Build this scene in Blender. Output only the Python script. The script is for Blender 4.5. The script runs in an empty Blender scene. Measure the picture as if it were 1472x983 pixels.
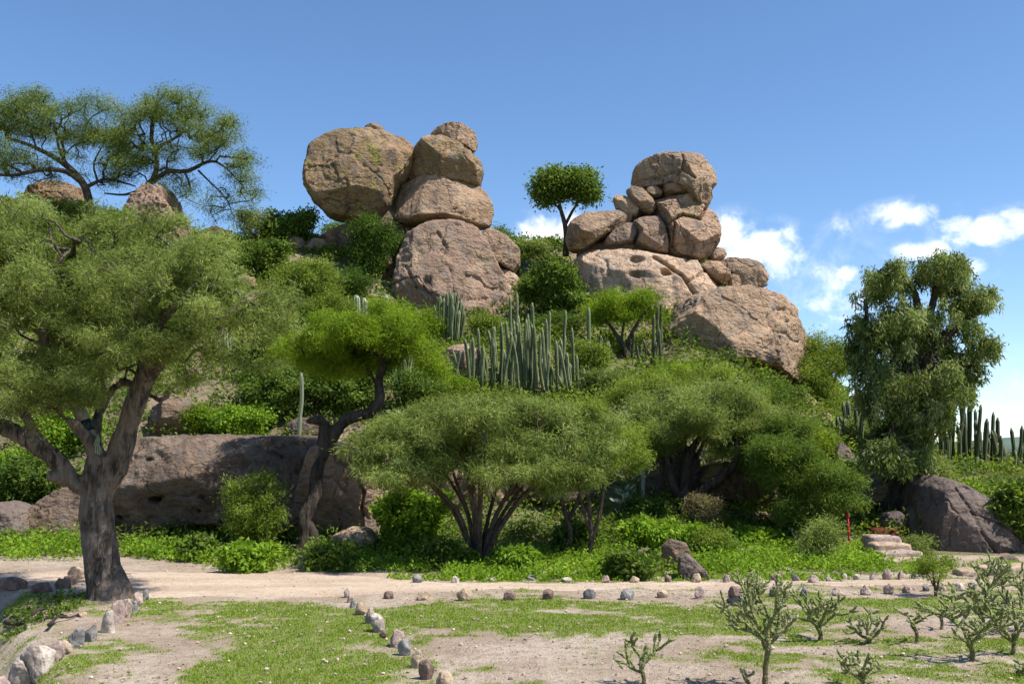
import bpy, math, random
import numpy as np
from mathutils import Vector
R = math.radians
rng = np.random.default_rng(7)
random.seed(7)
S = bpy.context.scene
COL = S.collection

# ---------------------------------------------------------------- camera
PITCH = R(6.72); CAMZ = 1.8; FPX = 1431.1
cam = bpy.data.cameras.new('camera'); cam.lens = 35; cam.sensor_width = 36
cam.clip_end = 5000
co = bpy.data.objects.new('camera', cam); COL.objects.link(co)
co.location = (0, 0, CAMZ); co.rotation_euler = (math.pi/2 + PITCH, 0, 0)
S.camera = co
# ---------------------------------------------------------------- light
SUN_EL = R(57); SUN_AZ = R(114)          # azimuth from +Y clockwise (to the right and behind the viewer)
sd = Vector((math.sin(SUN_AZ)*math.cos(SUN_EL), math.cos(SUN_AZ)*math.cos(SUN_EL), math.sin(SUN_EL)))
sl = bpy.data.lights.new('sun', 'SUN'); sl.energy = 5.0; sl.angle = R(.53); sl.color = (1, .95, .87)
so = bpy.data.objects.new('sun', sl); COL.objects.link(so)
so.rotation_euler = sd.to_track_quat('Z', 'Y').to_euler(); so.location = (20, -20, 40)
S.view_settings.view_transform = 'Standard'; S.view_settings.look = 'None'
S.view_settings.exposure = 0.72; S.view_settings.gamma = 1
S.render.engine = 'CYCLES'
S.cycles.max_bounces = 6; S.cycles.diffuse_bounces = 3; S.cycles.transmission_bounces = 3
S.cycles.transparent_max_bounces = 8; S.cycles.caustics_reflective = False; S.cycles.caustics_refractive = False

class NT:
    def __init__(s, tree): s.t = tree; s.n = tree.nodes; s.l = tree.links
    def new(s, typ, **kw):
        n = s.n.new(typ)
        for k, v in kw.items():
            if k.startswith('i_'):
                n.inputs[k[2:].replace('_', ' ')].default_value = v
            else: setattr(n, k, v)
        return n
    def link(s, a, b): s.l.new(a, b)
    def math(s, op, a, b=None, c=None, clamp=False):
        n = s.n.new('ShaderNodeMath'); n.operation = op; n.use_clamp = clamp
        for i, v in enumerate((a, b, c)):
            if v is None: continue
            if isinstance(v, (int, float)): n.inputs[i].default_value = v
            else: s.l.new(v, n.inputs[i])
        return n.outputs[0]
    def maprange(s, v, a, b, c=0, d=1, smooth=True):
        n = s.n.new('ShaderNodeMapRange'); n.interpolation_type = 'SMOOTHSTEP' if smooth else 'LINEAR'
        s.l.new(v, n.inputs[0])
        for i, x in enumerate((a, b, c, d)): n.inputs[i+1].default_value = x
        return n.outputs[0]
    def mix(s, f, a, b, blend='MIX'):
        n = s.n.new('ShaderNodeMix'); n.data_type = 'RGBA'; n.blend_type = blend
        for i, v in ((0, f), (6, a), (7, b)):
            if isinstance(v, (int, float)): n.inputs[i].default_value = v
            elif isinstance(v, tuple): n.inputs[i].default_value = (*v[:3], 1)
            else: s.l.new(v, n.inputs[i])
        return n.outputs[2]
    def noise(s, vec, scale, detail=4, rough=.55, dist=0.0):
        n = s.n.new('ShaderNodeTexNoise'); n.inputs['Scale'].default_value = scale
        n.inputs['Detail'].default_value = detail; n.inputs['Roughness'].default_value = rough
        n.inputs['Distortion'].default_value = dist
        s.l.new(vec, n.inputs['Vector']); return n.outputs['Fac']
    def mapping(s, vec, scale=(1,1,1), loc=(0,0,0)):
        n = s.n.new('ShaderNodeMapping'); n.inputs['Scale'].default_value = scale; n.inputs['Location'].default_value = loc
        s.l.new(vec, n.inputs['Vector']); return n.outputs[0]

def ray(px, py):
    f = Vector((0, math.cos(PITCH), math.sin(PITCH))); u = Vector((0, -math.sin(PITCH), math.cos(PITCH)))
    d = f*FPX + Vector((1,0,0))*(px-736) + u*(491.5-py)
    return d / d.y
def W(px, py, D):
    d = ray(px, py); return Vector((d.x*D, D, CAMZ + d.z*D))
def P2M(D): return D/FPX       # metres per photo pixel at depth D (roughly)

# ---- world: Nishita sky, cumulus clouds by direction
w = bpy.data.worlds.new('World'); S.world = w; w.use_nodes = True
t = NT(w.node_tree); t.n.clear()
sky = t.new('ShaderNodeTexSky', sky_type='NISHITA', sun_disc=False)
sky.sun_elevation = SUN_EL; sky.sun_rotation = SUN_AZ; sky.altitude = 1900; sky.air_density = 1.0; sky.dust_density = .6; sky.ozone_density = 1.6
tc = t.new('ShaderNodeTexCoord'); sep = t.new('ShaderNodeSeparateXYZ'); t.link(tc.outputs['Generated'], sep.inputs[0])
az = t.math('ARCTAN2', sep.outputs[0], sep.outputs[1]); el = t.math('ARCSINE', sep.outputs[2])
nz = t.noise(tc.outputs['Generated'], 26, 8, .62, .3)
nz2 = t.noise(tc.outputs['Generated'], 8, 5, .6, .5)
acc = None
clouds = [ # px, py, half width px, half height px, strength
 (790,345,60,32,1.0),(1100,360,56,30,1.05),(1050,335,34,24,.8),(1130,385,30,18,.5),(1300,308,46,16,.85),(1432,332,58,22,1.05),(1475,322,50,22,1.1),(1375,322,30,12,.8),(1322,362,36,14,.9),(1390,382,34,15,.9),
 (1222,392,18,12,.85),(1175,446,46,24,.55),(1195,400,46,34,.3),(1205,327,20,12,.35),(1480,628,90,24,1.0),(1420,645,50,22,.8),
 (900,600,400,60,.5),(-200,500,120,40,.9),(-520,200,160,50,1.0),(1900,250,160,60,1.2),(2100,500,200,60,1.2),(1700,420,90,30,.9)]
for (px, py, hw, hh, st) in clouds:
    d = ray(px, py).normalized(); a0 = math.atan2(d.x, d.y); e0 = math.asin(d.z)
    k = (FPX*FPX)/((px-736)**2+(py-491)**2+FPX*FPX)
    ra = hw/FPX*math.sqrt(k)*1.0; re = hh/FPX*math.sqrt(k)
    x = t.math('DIVIDE', t.math('SUBTRACT', az, a0), ra); y = t.math('DIVIDE', t.math('SUBTRACT', el, e0), re)
    r2 = t.math('ADD', t.math('MULTIPLY', x, x), t.math('MULTIPLY', y, y))
    v = t.math('MULTIPLY', t.math('SUBTRACT', 1.15, t.math('MULTIPLY', r2, .62)), st)
    acc = v if acc is None else t.math('MAXIMUM', acc, v)
acc = t.math('MAXIMUM', acc, -1.0)
dens = t.math('ADD', acc, t.math('MULTIPLY', t.math('SUBTRACT', nz, .5), 4.2))
dens = t.math('ADD', dens, t.math('MULTIPLY', t.math('SUBTRACT', nz2, .5), 1.5))
cl = t.maprange(dens, .1, 1.75)
wisp = t.math('MULTIPLY', t.maprange(acc, -1.0, .6), t.maprange(nz, .42, .72, 0, .28))
cl = t.math('MAXIMUM', cl, wisp)
shade = t.maprange(t.noise(tc.outputs['Generated'], 30, 5, .5), .35, .65, .78, 1.0)
ccol = t.mix(shade, (.72,.80,.92), (1.0,1.0,1.0))
bg1 = t.new('ShaderNodeBackground'); bg1.inputs[1].default_value = .122
hs = t.new('ShaderNodeHueSaturation'); hs.inputs['Saturation'].default_value = 1.13; hs.inputs['Hue'].default_value = .5
t.link(sky.outputs[0], hs.inputs['Color']); t.link(hs.outputs[0], bg1.inputs[0])
bg2 = t.new('ShaderNodeBackground'); bg2.inputs[1].default_value = 1.0; t.link(ccol, bg2.inputs[0])
ms = t.new('ShaderNodeMixShader'); t.link(cl, ms.inputs[0]); t.link(bg1.outputs[0], ms.inputs[1]); t.link(bg2.outputs[0], ms.inputs[2])
wo = t.new('ShaderNodeOutputWorld'); t.link(ms.outputs[0], wo.inputs[0])

# ---------------------------------------------------------------- helpers
def tag(o, label=None, cat=None, group=None, kind=None):
    if label: o['label'] = label
    if cat: o['category'] = cat
    if group: o['group'] = group
    if kind: o['kind'] = kind
    return o
def empty(name, loc):
    o = bpy.data.objects.new(name, None); COL.objects.link(o); o.location = loc; o.empty_display_size = .2; return o
def mkmesh(name, V, F, mat, parent=None, o=(0,0,0), smooth=True, tint=None, ptint=None):
    """F: list of int arrays (n,k)"""
    V = np.asarray(V, dtype=np.float32) - np.array(o, dtype=np.float32)
    if isinstance(F, np.ndarray): F = [F]
    F = [np.asarray(f) for f in F if len(f)]
    me = bpy.data.meshes.new(name)
    me.vertices.add(len(V)); me.vertices.foreach_set('co', V.ravel())
    li = np.concatenate([f.ravel() for f in F]).astype(np.int32)
    tot = np.concatenate([np.full(len(f), f.shape[1]) for f in F]).astype(np.int32)
    st = np.concatenate([[0], np.cumsum(tot)[:-1]]).astype(np.int32)
    me.loops.add(len(li)); me.loops.foreach_set('vertex_index', li)
    me.polygons.add(len(tot)); me.polygons.foreach_set('loop_start', st)
    try: me.polygons.foreach_set('loop_total', tot)
    except Exception: pass
    me.polygons.foreach_set('use_smooth', np.full(len(tot), smooth))
    if tint is not None:
        a = me.attributes.new('tint', 'FLOAT', 'FACE'); a.data.foreach_set('value', np.asarray(tint, dtype=np.float32))
    if ptint is not None:
        a = me.attributes.new('tint', 'FLOAT', 'POINT'); a.data.foreach_set('value', np.asarray(ptint, dtype=np.float32))
    me.update(calc_edges=True)
    if mat: me.materials.append(mat)
    ob = bpy.data.objects.new(name, me); COL.objects.link(ob)
    if parent: ob.parent = parent
    else: ob.location = o
    return ob
def hash3(ix, iy, iz, seed):
    h = (ix.astype(np.int64)*374761393 + iy.astype(np.int64)*668265263 + iz.astype(np.int64)*2147483647 + seed*1274126177) & 0xffffffff
    h = ((h ^ (h >> 13))*1274126177) & 0xffffffff
    h = h ^ (h >> 16)
    return (h & 0xffff)/65535.0
def vnoise(p, seed=0):
    i = np.floor(p).astype(np.int64); f = p - i; f = f*f*f*(f*(f*6-15)+10)
    r = 0
    for dx in (0,1):
        for dy in (0,1):
            for dz in (0,1):
                wgt = (f[:,0] if dx else 1-f[:,0])*(f[:,1] if dy else 1-f[:,1])*(f[:,2] if dz else 1-f[:,2])
                r = r + wgt*hash3(i[:,0]+dx, i[:,1]+dy, i[:,2]+dz, seed)
    return r*2-1
def fbm(p, octv=4, seed=0, gain=.5, ridge=False):
    a = 1.0; s = 0; tt = 0
    for k in range(octv):
        n = vnoise(p*(2.03**k) + k*17.3, seed+k)
        if ridge: n = 1-2*np.abs(n)
        s = s + a*n; tt += a; a *= gain
    return s/tt
def ss(x, a, b):
    u = np.clip((x-a)/(b-a), 0, 1); return u*u*(3-2*u)

# ---------------------------------------------------------------- terrain height
TC = []
def ctl(px, py, D): TC.append(W(px, py, D))
for px in range(-900, 2500, 150):
    TC.append(Vector((ray(px,700).x*18.6, 18.6, -.02)))
    TC.append(Vector((ray(px,700).x*20.2, 20.2, .12)))
for a in [(-900,560,27),(-500,570,27),(-250,590,26),(-900,380,42),(-500,340,42),(-250,320,42),(-500,440,34),(-250,450,33)]: ctl(*a)
for px in (-100, 50, 200, 330, 450, 540): TC.append(W(px, 770, 22.2)); ctl(px, 628, 25.5)
for a in [(0,570,27),(0,450,33),(0,340,40),(0,292,44),(200,560,28),(200,480,32),(200,390,37),(200,320,43),(110,400,37),
 (350,560,28),(350,470,32.5),(350,400,37),(350,347,42),(450,570,28),(450,490,32),(450,420,36.5),(460,350,42),(280,340,43),
 (600,560,27.5),(600,515,31.5),(600,480,35),(650,430,40),(700,350,46),(560,420,38),(620,620,24.5),(700,600,26),
 (760,600,25.5),(760,560,29),(760,500,33.5),(770,425,38.5),(770,364,43),(830,620,24.8),
 (900,620,25),(900,560,28.5),(900,525,32),(900,470,36),(900,410,40),(900,375,44),(1000,620,25.5),
 (1050,620,26),(1050,560,30),(1050,505,34),(1050,450,38),(1080,425,43),
 (1150,655,25),(1150,610,29),(1150,575,34),(1150,545,40),(1205,665,26),(1200,622,30),(1200,590,35),(1215,596,42),
 (1280,690,26),(1280,655,30),(1300,650,38),(1400,695,25),(1400,680,30),(1400,668,38),(1550,690,27),(1550,668,38),(1800,690,27),(1800,668,38),(2200,690,30)]: ctl(*a)
for px in range(-900, 1150, 200): 
    q = W(px, 380, 50); TC.append(Vector((q.x, 52, 9.5))); TC.append(Vector((q.x*1.2, 70, 3))); TC.append(Vector((q.x*1.5, 92, -.5)))
for px in range(1200, 2600, 200):
    q = W(px, 660, 52); TC.append(Vector((q.x, 52, 1.4))); TC.append(Vector((q.x*1.2, 70, .6))); TC.append(Vector((q.x*1.5, 92, -.5)))
TCa = np.array([list(v) for v in TC])
def _phi(d2): return .5*d2*np.log(d2+1e-9)
_n = len(TCa); _sx = 1/20.0
_A = TCa[:,:2]*_sx; _K = _phi(((_A[:,None]-_A[None])**2).sum(2)) + np.eye(_n)*2e-4
_P = np.concatenate([np.ones((_n,1)), _A], 1)
_wt = np.linalg.solve(np.block([[_K, _P],[_P.T, np.zeros((3,3))]]), np.concatenate([TCa[:,2], np.zeros(3)]))
def Hsmooth(x, y):
    """thin plate surface through the control points of the slope"""
    x = np.atleast_1d(np.asarray(x, float))*_sx; y = np.atleast_1d(np.asarray(y, float))*_sx; out = np.zeros(len(x))
    for s in range(0, len(x), 20000):
        a = np.stack([x[s:s+20000], y[s:s+20000]], 1)
        out[s:s+20000] = _phi(((a[:,None]-_A[None])**2).sum(2))@_wt[:_n] + _wt[_n] + a@_wt[_n+1:]
    return out
def Hhill(x, y):
    x = np.atleast_1d(np.asarray(x, float)); y = np.atleast_1d(np.asarray(y, float))
    h = Hsmooth(x, y)
    p = np.stack([x, y, np.zeros_like(x)], 1)
    amp = ss(y, 18.6, 24)
    h = h + amp*(fbm(p/3.1, 3, 5)*.35 + fbm(p/.8, 3, 9)*.12)
    return h - .35*(1-ss(y, 17.6, 18.8))
GUL = W(45, 905, 10.6)
def Hground(x, y):
    x = np.atleast_1d(np.asarray(x, float)); y = np.atleast_1d(np.asarray(y, float))
    p = np.stack([x, y, np.zeros_like(x)], 1)
    near = 1-ss(np.hypot(x, y), 25, 60)
    z = near*(fbm(p/2.3, 3, 21)*.035 + fbm(p/.35, 3, 22)*.010)
    # eroded gully left of the big tree
    edge = -5.62 + (y-12.0)*-.55            # runs along the stone border
    edge = edge + fbm(p/.7, 3, 31)*.22
    g = ss(edge - x, 0.0, .75)*ss(y, 7.6, 9.2)*(1-ss(y + fbm(p/.9,2,33)*.3, 13.6, 14.5))*(1-ss(-x, 9.5, 12))
    z = z - g*(.55 + fbm(p/.5, 3, 35)*.14)
    return z
def H(x, y):
    return np.where(np.atleast_1d(y) > 18.3, np.maximum(Hhill(x, y), Hground(x, y)), Hground(x, y))
def hit(px, py, y0=6.0, y1=60.0):
    ys = np.arange(y0, y1, .05); d = ray(px, py)
    zr = CAMZ + d.z*ys; hz = H(d.x*ys, ys)
    k = np.argmax(zr <= hz)
    if not (zr <= hz).any(): k = len(ys)-1
    return Vector((d.x*ys[k], ys[k], float(hz[k])))

# ---------------------------------------------------------------- materials
def base_mat(name):
    m = bpy.data.materials.new(name); m.use_nodes = True
    t = NT(m.node_tree); b = t.n['Principled BSDF']; b.inputs['Roughness'].default_value = .85
    b.inputs['Specular IOR Level'].default_value = .25
    return m, t, b
def rock_mat(name, c1, c2, dark=(.10,.075,.06), lichen=None, lich=.5, stain=.5, grey=(.24,.21,.19), strata=1.0, bump=1.0):
    m, t, b = base_mat(name)
    tc = t.new('ShaderNodeTexCoord'); oi = t.new('ShaderNodeObjectInfo')
    va = t.new('ShaderNodeVectorMath', operation='MULTIPLY_ADD'); va.inputs[1].default_value = (1,1,1)
    t.link(tc.outputs['Object'], va.inputs[0])
    cmb = t.new('ShaderNodeCombineXYZ'); r = t.math('MULTIPLY', oi.outputs['Random'], 60.0)
    for i in range(3): t.link(r, cmb.inputs[i])
    t.link(cmb.outputs[0], va.inputs[2]); v = va.outputs[0]
    n1 = t.noise(v, .55, 5, .6, .4); n2 = t.noise(v, 2.6, 6, .65); n3 = t.noise(v, 14, 5, .7)
    c = t.mix(t.maprange(n1, .42, .58), c1, c2)
    c = t.mix(t.maprange(t.noise(v, 1.3, 7, .7, .6), .54, .62, 0, .55), c, tuple(min(.6, x*1.3) for x in c1))
    c = t.mix(t.maprange(n2, .52, .62, 0, .6), c, grey)
    c = t.mix(1.0, c, t.mix(oi.outputs['Random'], (.82,.82,.84), (1.12,1.08,1.02)), 'MULTIPLY')
    vs = t.mapping(v, (1.0, 1.0, .22)); ns = t.noise(vs, 1.5, 6, .65, .3)
    c = t.mix(t.maprange(ns, .52, .68, 0, stain), c, dark)
    if lichen:
        nl = t.noise(v, .8, 6, .7, .5)
        c = t.mix(t.maprange(nl, .52, .66, 0, lich), c, lichen)
    vo = t.new('ShaderNodeTexVoronoi', feature='DISTANCE_TO_EDGE'); vo.inputs['Scale'].default_value = .38
    vd = t.new('ShaderNodeVectorMath', operation='ADD')
    nn = t.new('ShaderNodeTexNoise'); nn.inputs['Scale'].default_value = 1.3; nn.inputs['Detail'].default_value = 5; t.link(v, nn.inputs['Vector'])
    sc_ = t.new('ShaderNodeVectorMath', operation='SCALE'); sc_.inputs['Scale'].default_value = 1.6
    t.link(nn.outputs['Color'], sc_.inputs[0]); t.link(v, vd.inputs[0]); t.link(sc_.outputs[0], vd.inputs[1]); 
    t.link(t.mapping(vd.outputs[0], (1,1,1.3)), vo.inputs['Vector'])
    ck = t.maprange(vo.outputs['Distance'], 0, .022, 0, 1)
    crk = t.math('ADD', ck, t.maprange(n2, .50, .56), clamp=True)
    c = t.mix(t.math('MULTIPLY', t.math('SUBTRACT', 1.0, crk), .65), c, (.07,.05,.04))
    c = t.mix(t.maprange(n3, .4, .75, 0, .4), c, t.mix(1.0, c, (1.4,1.38,1.35), 'MULTIPLY'))
    c = t.mix(t.maprange(n3, .5, .3, 0, .35), c, t.mix(1.0, c, (.5,.47,.46), 'MULTIPLY'))
    t.link(c, b.inputs['Base Color'])
    b.inputs['Roughness'].default_value = .93
    vb = t.mapping(v, (1,1,1+.5*strata))
    h = t.math('MULTIPLY', t.noise(vb, 1.6, 9, .66), 1.1)
    h = t.math('ADD', h, t.math('MULTIPLY', t.noise(v, 9, 6, .65), .22))
    pit = t.new('ShaderNodeTexVoronoi'); pit.inputs['Scale'].default_value = 5.5; t.link(vb, pit.inputs['Vector'])
    h = t.math('ADD', h, t.math('MULTIPLY', t.maprange(pit.outputs['Distance'], 0, .45), .12))
    h = t.math('ADD', h, t.math('MULTIPLY', crk, .12))
    bp = t.new('ShaderNodeBump'); bp.inputs['Strength'].default_value = 1.0; bp.inputs['Distance'].default_value = .34*bump
    t.link(h, bp.inputs['Height']); t.link(bp.outputs[0], b.inputs['Normal'])
    return m
M = {}
M['rock_pink'] = rock_mat('rock_pink', (.40,.27,.19), (.28,.19,.14), lichen=(.30,.25,.13), lich=.4, stain=.6)
M['rock_tan'] = rock_mat('rock_tan', (.41,.28,.185), (.30,.21,.145), lichen=(.27,.24,.17), lich=.5, stain=.65)
M['rock_ochre'] = rock_mat('rock_ochre', (.31,.205,.12), (.22,.155,.09), lichen=(.19,.185,.035), lich=1.0, stain=.85)
M['rock_pale'] = rock_mat('rock_pale', (.50,.355,.25), (.42,.30,.22), lichen=(.30,.25,.2), lich=.4, stain=.4)
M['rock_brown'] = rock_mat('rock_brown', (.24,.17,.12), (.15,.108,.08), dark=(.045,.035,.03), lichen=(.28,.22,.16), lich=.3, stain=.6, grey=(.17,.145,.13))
M['rock_grey'] = rock_mat('rock_grey', (.19,.145,.125), (.15,.12,.105), dark=(.07,.055,.05), lichen=(.25,.20,.17), lich=.4, stain=.5, grey=(.18,.16,.15))
def stone_mat(name, c1, c2):
    m, t, b = base_mat(name)
    tc = t.new('ShaderNodeTexCoord'); oi = t.new('ShaderNodeObjectInfo')
    va = t.new('ShaderNodeVectorMath', operation='ADD'); cmb = t.new('ShaderNodeCombineXYZ'); r = t.math('MULTIPLY', oi.outputs['Random'], 60.0)
    for i in range(3): t.link(r, cmb.inputs[i])
    t.link(tc.outputs['Object'], va.inputs[0]); t.link(cmb.outputs[0], va.inputs[1]); v = va.outputs[0]
    n1 = t.noise(v, 9, 5, .65); n2 = t.noise(v, 45, 4, .7)
    c = t.mix(t.maprange(n1, .4, .6), c1, c2)
    c = t.mix(t.maprange(n2, .5, .3, 0, .5), c, tuple(x*.4 for x in c2))
    t.link(c, b.inputs['Base Color'])
    bp = t.new('ShaderNodeBump'); bp.inputs['Distance'].default_value = .02; t.link(t.math('ADD', n1, t.math('MULTIPLY', n2, .5)), bp.inputs['Height'])
    t.link(bp.outputs[0], b.inputs['Normal']); return m
M['st_tan'] = stone_mat('stone_tan', (.42,.32,.22), (.28,.20,.14))
M['st_pink'] = stone_mat('stone_pink', (.40,.30,.25), (.25,.185,.16))
M['st_white'] = stone_mat('stone_white', (.50,.43,.36), (.27,.22,.19))
M['st_grey'] = stone_mat('stone_grey', (.25,.235,.22), (.14,.13,.125))
M['st_red'] = stone_mat('stone_red', (.24,.16,.125), (.14,.095,.08))
M['st_black'] = stone_mat('stone_black', (.018,.018,.02), (.04,.04,.045))

def leaf_mat(name, cols, trans=.35, rough=.6):
    m = bpy.data.materials.new(name); m.use_nodes = True; t = NT(m.node_tree); t.n.clear()
    at = t.new('ShaderNodeAttribute', attribute_name='tint')
    cr = t.new('ShaderNodeValToRGB'); e = cr.color_ramp.elements
    e[0].position = 0; e[0].color = (*cols[0], 1); e[1].position = 1; e[1].color = (*cols[-1], 1)
    for i, c in enumerate(cols[1:-1]):
        q = e.new((i+1)/(len(cols)-1)); q.color = (*c, 1)
    t.link(at.outputs['Fac'], cr.inputs[0])
    d = t.new('ShaderNodeBsdfPrincipled'); d.inputs['Roughness'].default_value = rough; d.inputs['Specular IOR Level'].default_value = .12
    t.link(cr.outputs[0], d.inputs['Base Color'])
    tr = t.new('ShaderNodeBsdfTranslucent'); t.link(t.mix(1.0, cr.outputs[0], (1.6,1.5,.8), 'MULTIPLY'), tr.inputs[0])
    mx = t.new('ShaderNodeMixShader'); mx.inputs[0].default_value = trans
    t.link(d.outputs[0], mx.inputs[1]); t.link(tr.outputs[0], mx.inputs[2])
    o = t.new('ShaderNodeOutputMaterial'); t.link(mx.outputs[0], o.inputs[0]); return m
M['olive'] = leaf_mat('leaf_olive', [(.06,.095,.018), (.13,.185,.04), (.24,.31,.09)])
M['olivelite'] = leaf_mat('leaf_light_olive', [(.07,.11,.012), (.155,.22,.030), (.26,.33,.065)], .42)
M['sage'] = leaf_mat('leaf_sage', [(.07,.10,.022), (.175,.23,.060), (.31,.37,.13)], .45)
M['bright'] = leaf_mat('leaf_yellow_green', [(.08,.135,.010), (.155,.24,.016), (.24,.33,.03)], .45)
M['mid'] = leaf_mat('leaf_mid_green', [(.04,.075,.012), (.095,.155,.024), (.18,.255,.045)], .42)
M['dark'] = leaf_mat('leaf_dark_green', [(.028,.06,.010), (.06,.11,.016), (.11,.18,.03)])
M['weed'] = leaf_mat('leaf_weed_green', [(.08,.15,.014), (.16,.27,.022), (.25,.38,.04)], .4)
M['pepper'] = leaf_mat('leaf_pepper_tree', [(.05,.08,.018), (.15,.20,.055), (.34,.39,.18)], .38)
M['dry'] = leaf_mat('leaf_dry_brush', [(.10,.08,.045), (.19,.16,.09), (.16,.18,.07)])
M['grass'] = leaf_mat('grass_blade', [(.13,.20,.02), (.21,.31,.03), (.34,.39,.09)], .35)

def bark_mat(name, c1, c2, sc=1.0):
    m, t, b = base_mat(name)
    tc = t.new('ShaderNodeTexCoord'); v = tc.outputs['Object']
    vs = t.mapping(v, (1,1,.2)); n1 = t.noise(vs, 14*sc, 6, .7, .5); n2 = t.noise(v, 40*sc, 4, .7); n3 = t.noise(v, 2.5*sc, 3)
    c = t.mix(t.maprange(n1, .38, .62), c1, c2); c = t.mix(t.maprange(n3, .45, .65, 0, .5), c, tuple(x*1.3 for x in c2))
    t.link(c, b.inputs['Base Color'])
    h = t.math('ADD', t.math('MULTIPLY', n1, 1.0), t.math('MULTIPLY', n2, .3))
    bp = t.new('ShaderNodeBump'); bp.inputs['Distance'].default_value = .07/sc; t.link(h, bp.inputs['Height']); t.link(bp.outputs[0], b.inputs['Normal'])
    return m
M['bark'] = bark_mat('bark', (.030,.023,.018), (.19,.15,.12))
M['bark_dark'] = bark_mat('bark_dark', (.020,.016,.013), (.075,.058,.046))
M['bark_red'] = bark_mat('bark_reddish', (.05,.033,.026), (.13,.09,.07), 2)
M['bark_pale'] = bark_mat('bark_pale', (.16,.14,.12), (.38,.34,.29))
def plain(name, c, rough=.7, n=8, amt=.35):
    m, t, b = base_mat(name); b.inputs['Roughness'].default_value = rough
    tc = t.new('ShaderNodeTexCoord'); nn = t.noise(tc.outputs['Object'], n, 5, .6)
    t.link(t.mix(t.maprange(nn, .35, .65, 0, 1), tuple(x*(1-amt) for x in c), tuple(min(1,x*(1+amt)) for x in c)), b.inputs['Base Color'])
    bp = t.new('ShaderNodeBump'); bp.inputs['Distance'].default_value = .01; t.link(nn, bp.inputs['Height']); t.link(bp.outputs[0], b.inputs['Normal'])
    return m
# ---------------------------------------------------------------- ground, path, hillside
def patch_list(rows):
    out = []
    for (px, py, rx, ry, s) in rows:
        c = W0(px, py); e = W0(px+rx, py); f1 = W0(px, py-ry); out.append((c.x, c.y, abs(e.x-c.x), abs(f1.y-c.y), s))
    return out
def W0(px, py):
    d = ray(px, py); D = -CAMZ/d.z; return Vector((d.x*D, D, 0))
GP = patch_list([(390,888,140,18,1.0),(340,935,110,32,1.1),(480,920,110,35,1.0),(420,965,170,26,1.0),(540,960,70,24,.8),(150,930,70,22,.55),(110,960,60,20,.5),(215,870,40,16,.8),
 (700,892,160,10,1.0),(900,900,190,10,.9),(1010,878,150,10,.9),(1120,885,110,12,.8),(900,868,110,6,.7),(1090,945,60,14,.9),(1180,975,80,12,.4),
 (1250,868,180,8,.7),(1130,860,90,8,.8),(1400,880,120,12,.7),(1250,935,110,16,.45),(1430,925,90,20,.5),(850,940,60,10,.45),(650,970,60,14,.5),(760,955,60,10,.3),(1000,905,160,6,.7),(1200,885,160,10,.6),(1330,915,120,12,.45),(960,935,90,12,.4),(1380,960,120,14,.35),(800,915,120,8,.4),(1120,910,90,10,.5),(590,888,50,14,.8)])
DP = patch_list([(230,955,70,30,1.0),(600,850,420,12,.8),(330,845,160,14,1.0),(800,930,170,20,.6),(680,905,80,8,.4),(960,915,200,8,.6),(880,883,60,5,.6),(1300,960,200,16,.5),(1220,905,120,12,.7),(1330,890,80,14,.5),(960,975,120,20,.6),(470,843,120,10,1)])
def grassmask(x, y):
    p = np.stack([x, y, np.zeros_like(x)], 1)
    v = fbm(p/np.array([1.7,.8,1]), 5, 41, .6)*1.25 + fbm(p/.18, 3, 45)*.75 - .08
    for (cx, cy, rx, ry, s) in GP: v = v + s*.85*np.exp(-(((x-cx)/rx)**2+((y-cy)/ry)**2)*1.1)
    for (cx, cy, rx, ry, s) in DP: v = v - s*.8*np.exp(-(((x-cx)/rx)**2+((y-cy)/ry)**2)*1.1)
    v = v - .5*ss(y, 15.0, 16.0)
    return ss(v, -.25, .45)
def grid(xs, ys, zf):
    X, Y = np.meshgrid(xs, ys); X = X.ravel(); Y = Y.ravel()
    Z = zf(X, Y); V = np.stack([X, Y, Z], 1); nx = len(xs); ny = len(ys)
    i = np.arange(nx-1)[None,:] + nx*np.arange(ny-1)[:,None]; i = i.ravel()
    return V, np.stack([i, i+1, i+1+nx, i+nx], 1)
def warp(lo, hi, a, b, step, n):
    mid = np.arange(a, b+step/2, step); t_ = np.linspace(0, 1, n+1)[1:]**2.2
    return np.concatenate([(a-(a-lo)*t_)[::-1], mid, b+(hi-b)*t_])
xs = warp(-2500, 2500, -13, 13, .09, 40); ys = warp(-400, 3000, 6.5, 19.5, .075, 44)
V, F = grid(xs, ys, Hground)
m, t, b = base_mat('ground_dirt'); tc = t.new('ShaderNodeTexCoord'); v = tc.outputs['Object']
at = t.new('ShaderNodeAttribute', attribute_name='tint')
n1 = t.noise(v, .8, 5, .6); n2 = t.noise(v, 7, 6, .7); n3 = t.noise(v, 38, 4, .7)
dirt = t.mix(t.maprange(n1, .38, .62), (.41,.305,.225), (.57,.465,.36)); dirt = t.mix(t.maprange(n2, .45, .64, 0, .65), dirt, (.31,.22,.165))
dirt = t.mix(t.maprange(n3, .45, .75, 0, .55), dirt, (.58,.48,.37)); dirt = t.mix(t.maprange(n3, .42, .25, 0, .7), dirt, (.20,.15,.11))
gr = t.mix(t.maprange(n3, .3, .7), (.19,.23,.05), (.27,.28,.085))
far = t.new('ShaderNodeVectorMath', operation='LENGTH'); t.link(v, far.inputs[0])
fm = t.math('ADD', at.outputs['Fac'], t.maprange(far.outputs['Value'], 28, 45), clamp=True)
t.link(t.mix(t.math('MULTIPLY', fm, t.maprange(n2, .25, .5, .45, .95)), dirt, gr), b.inputs['Base Color'])
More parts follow.
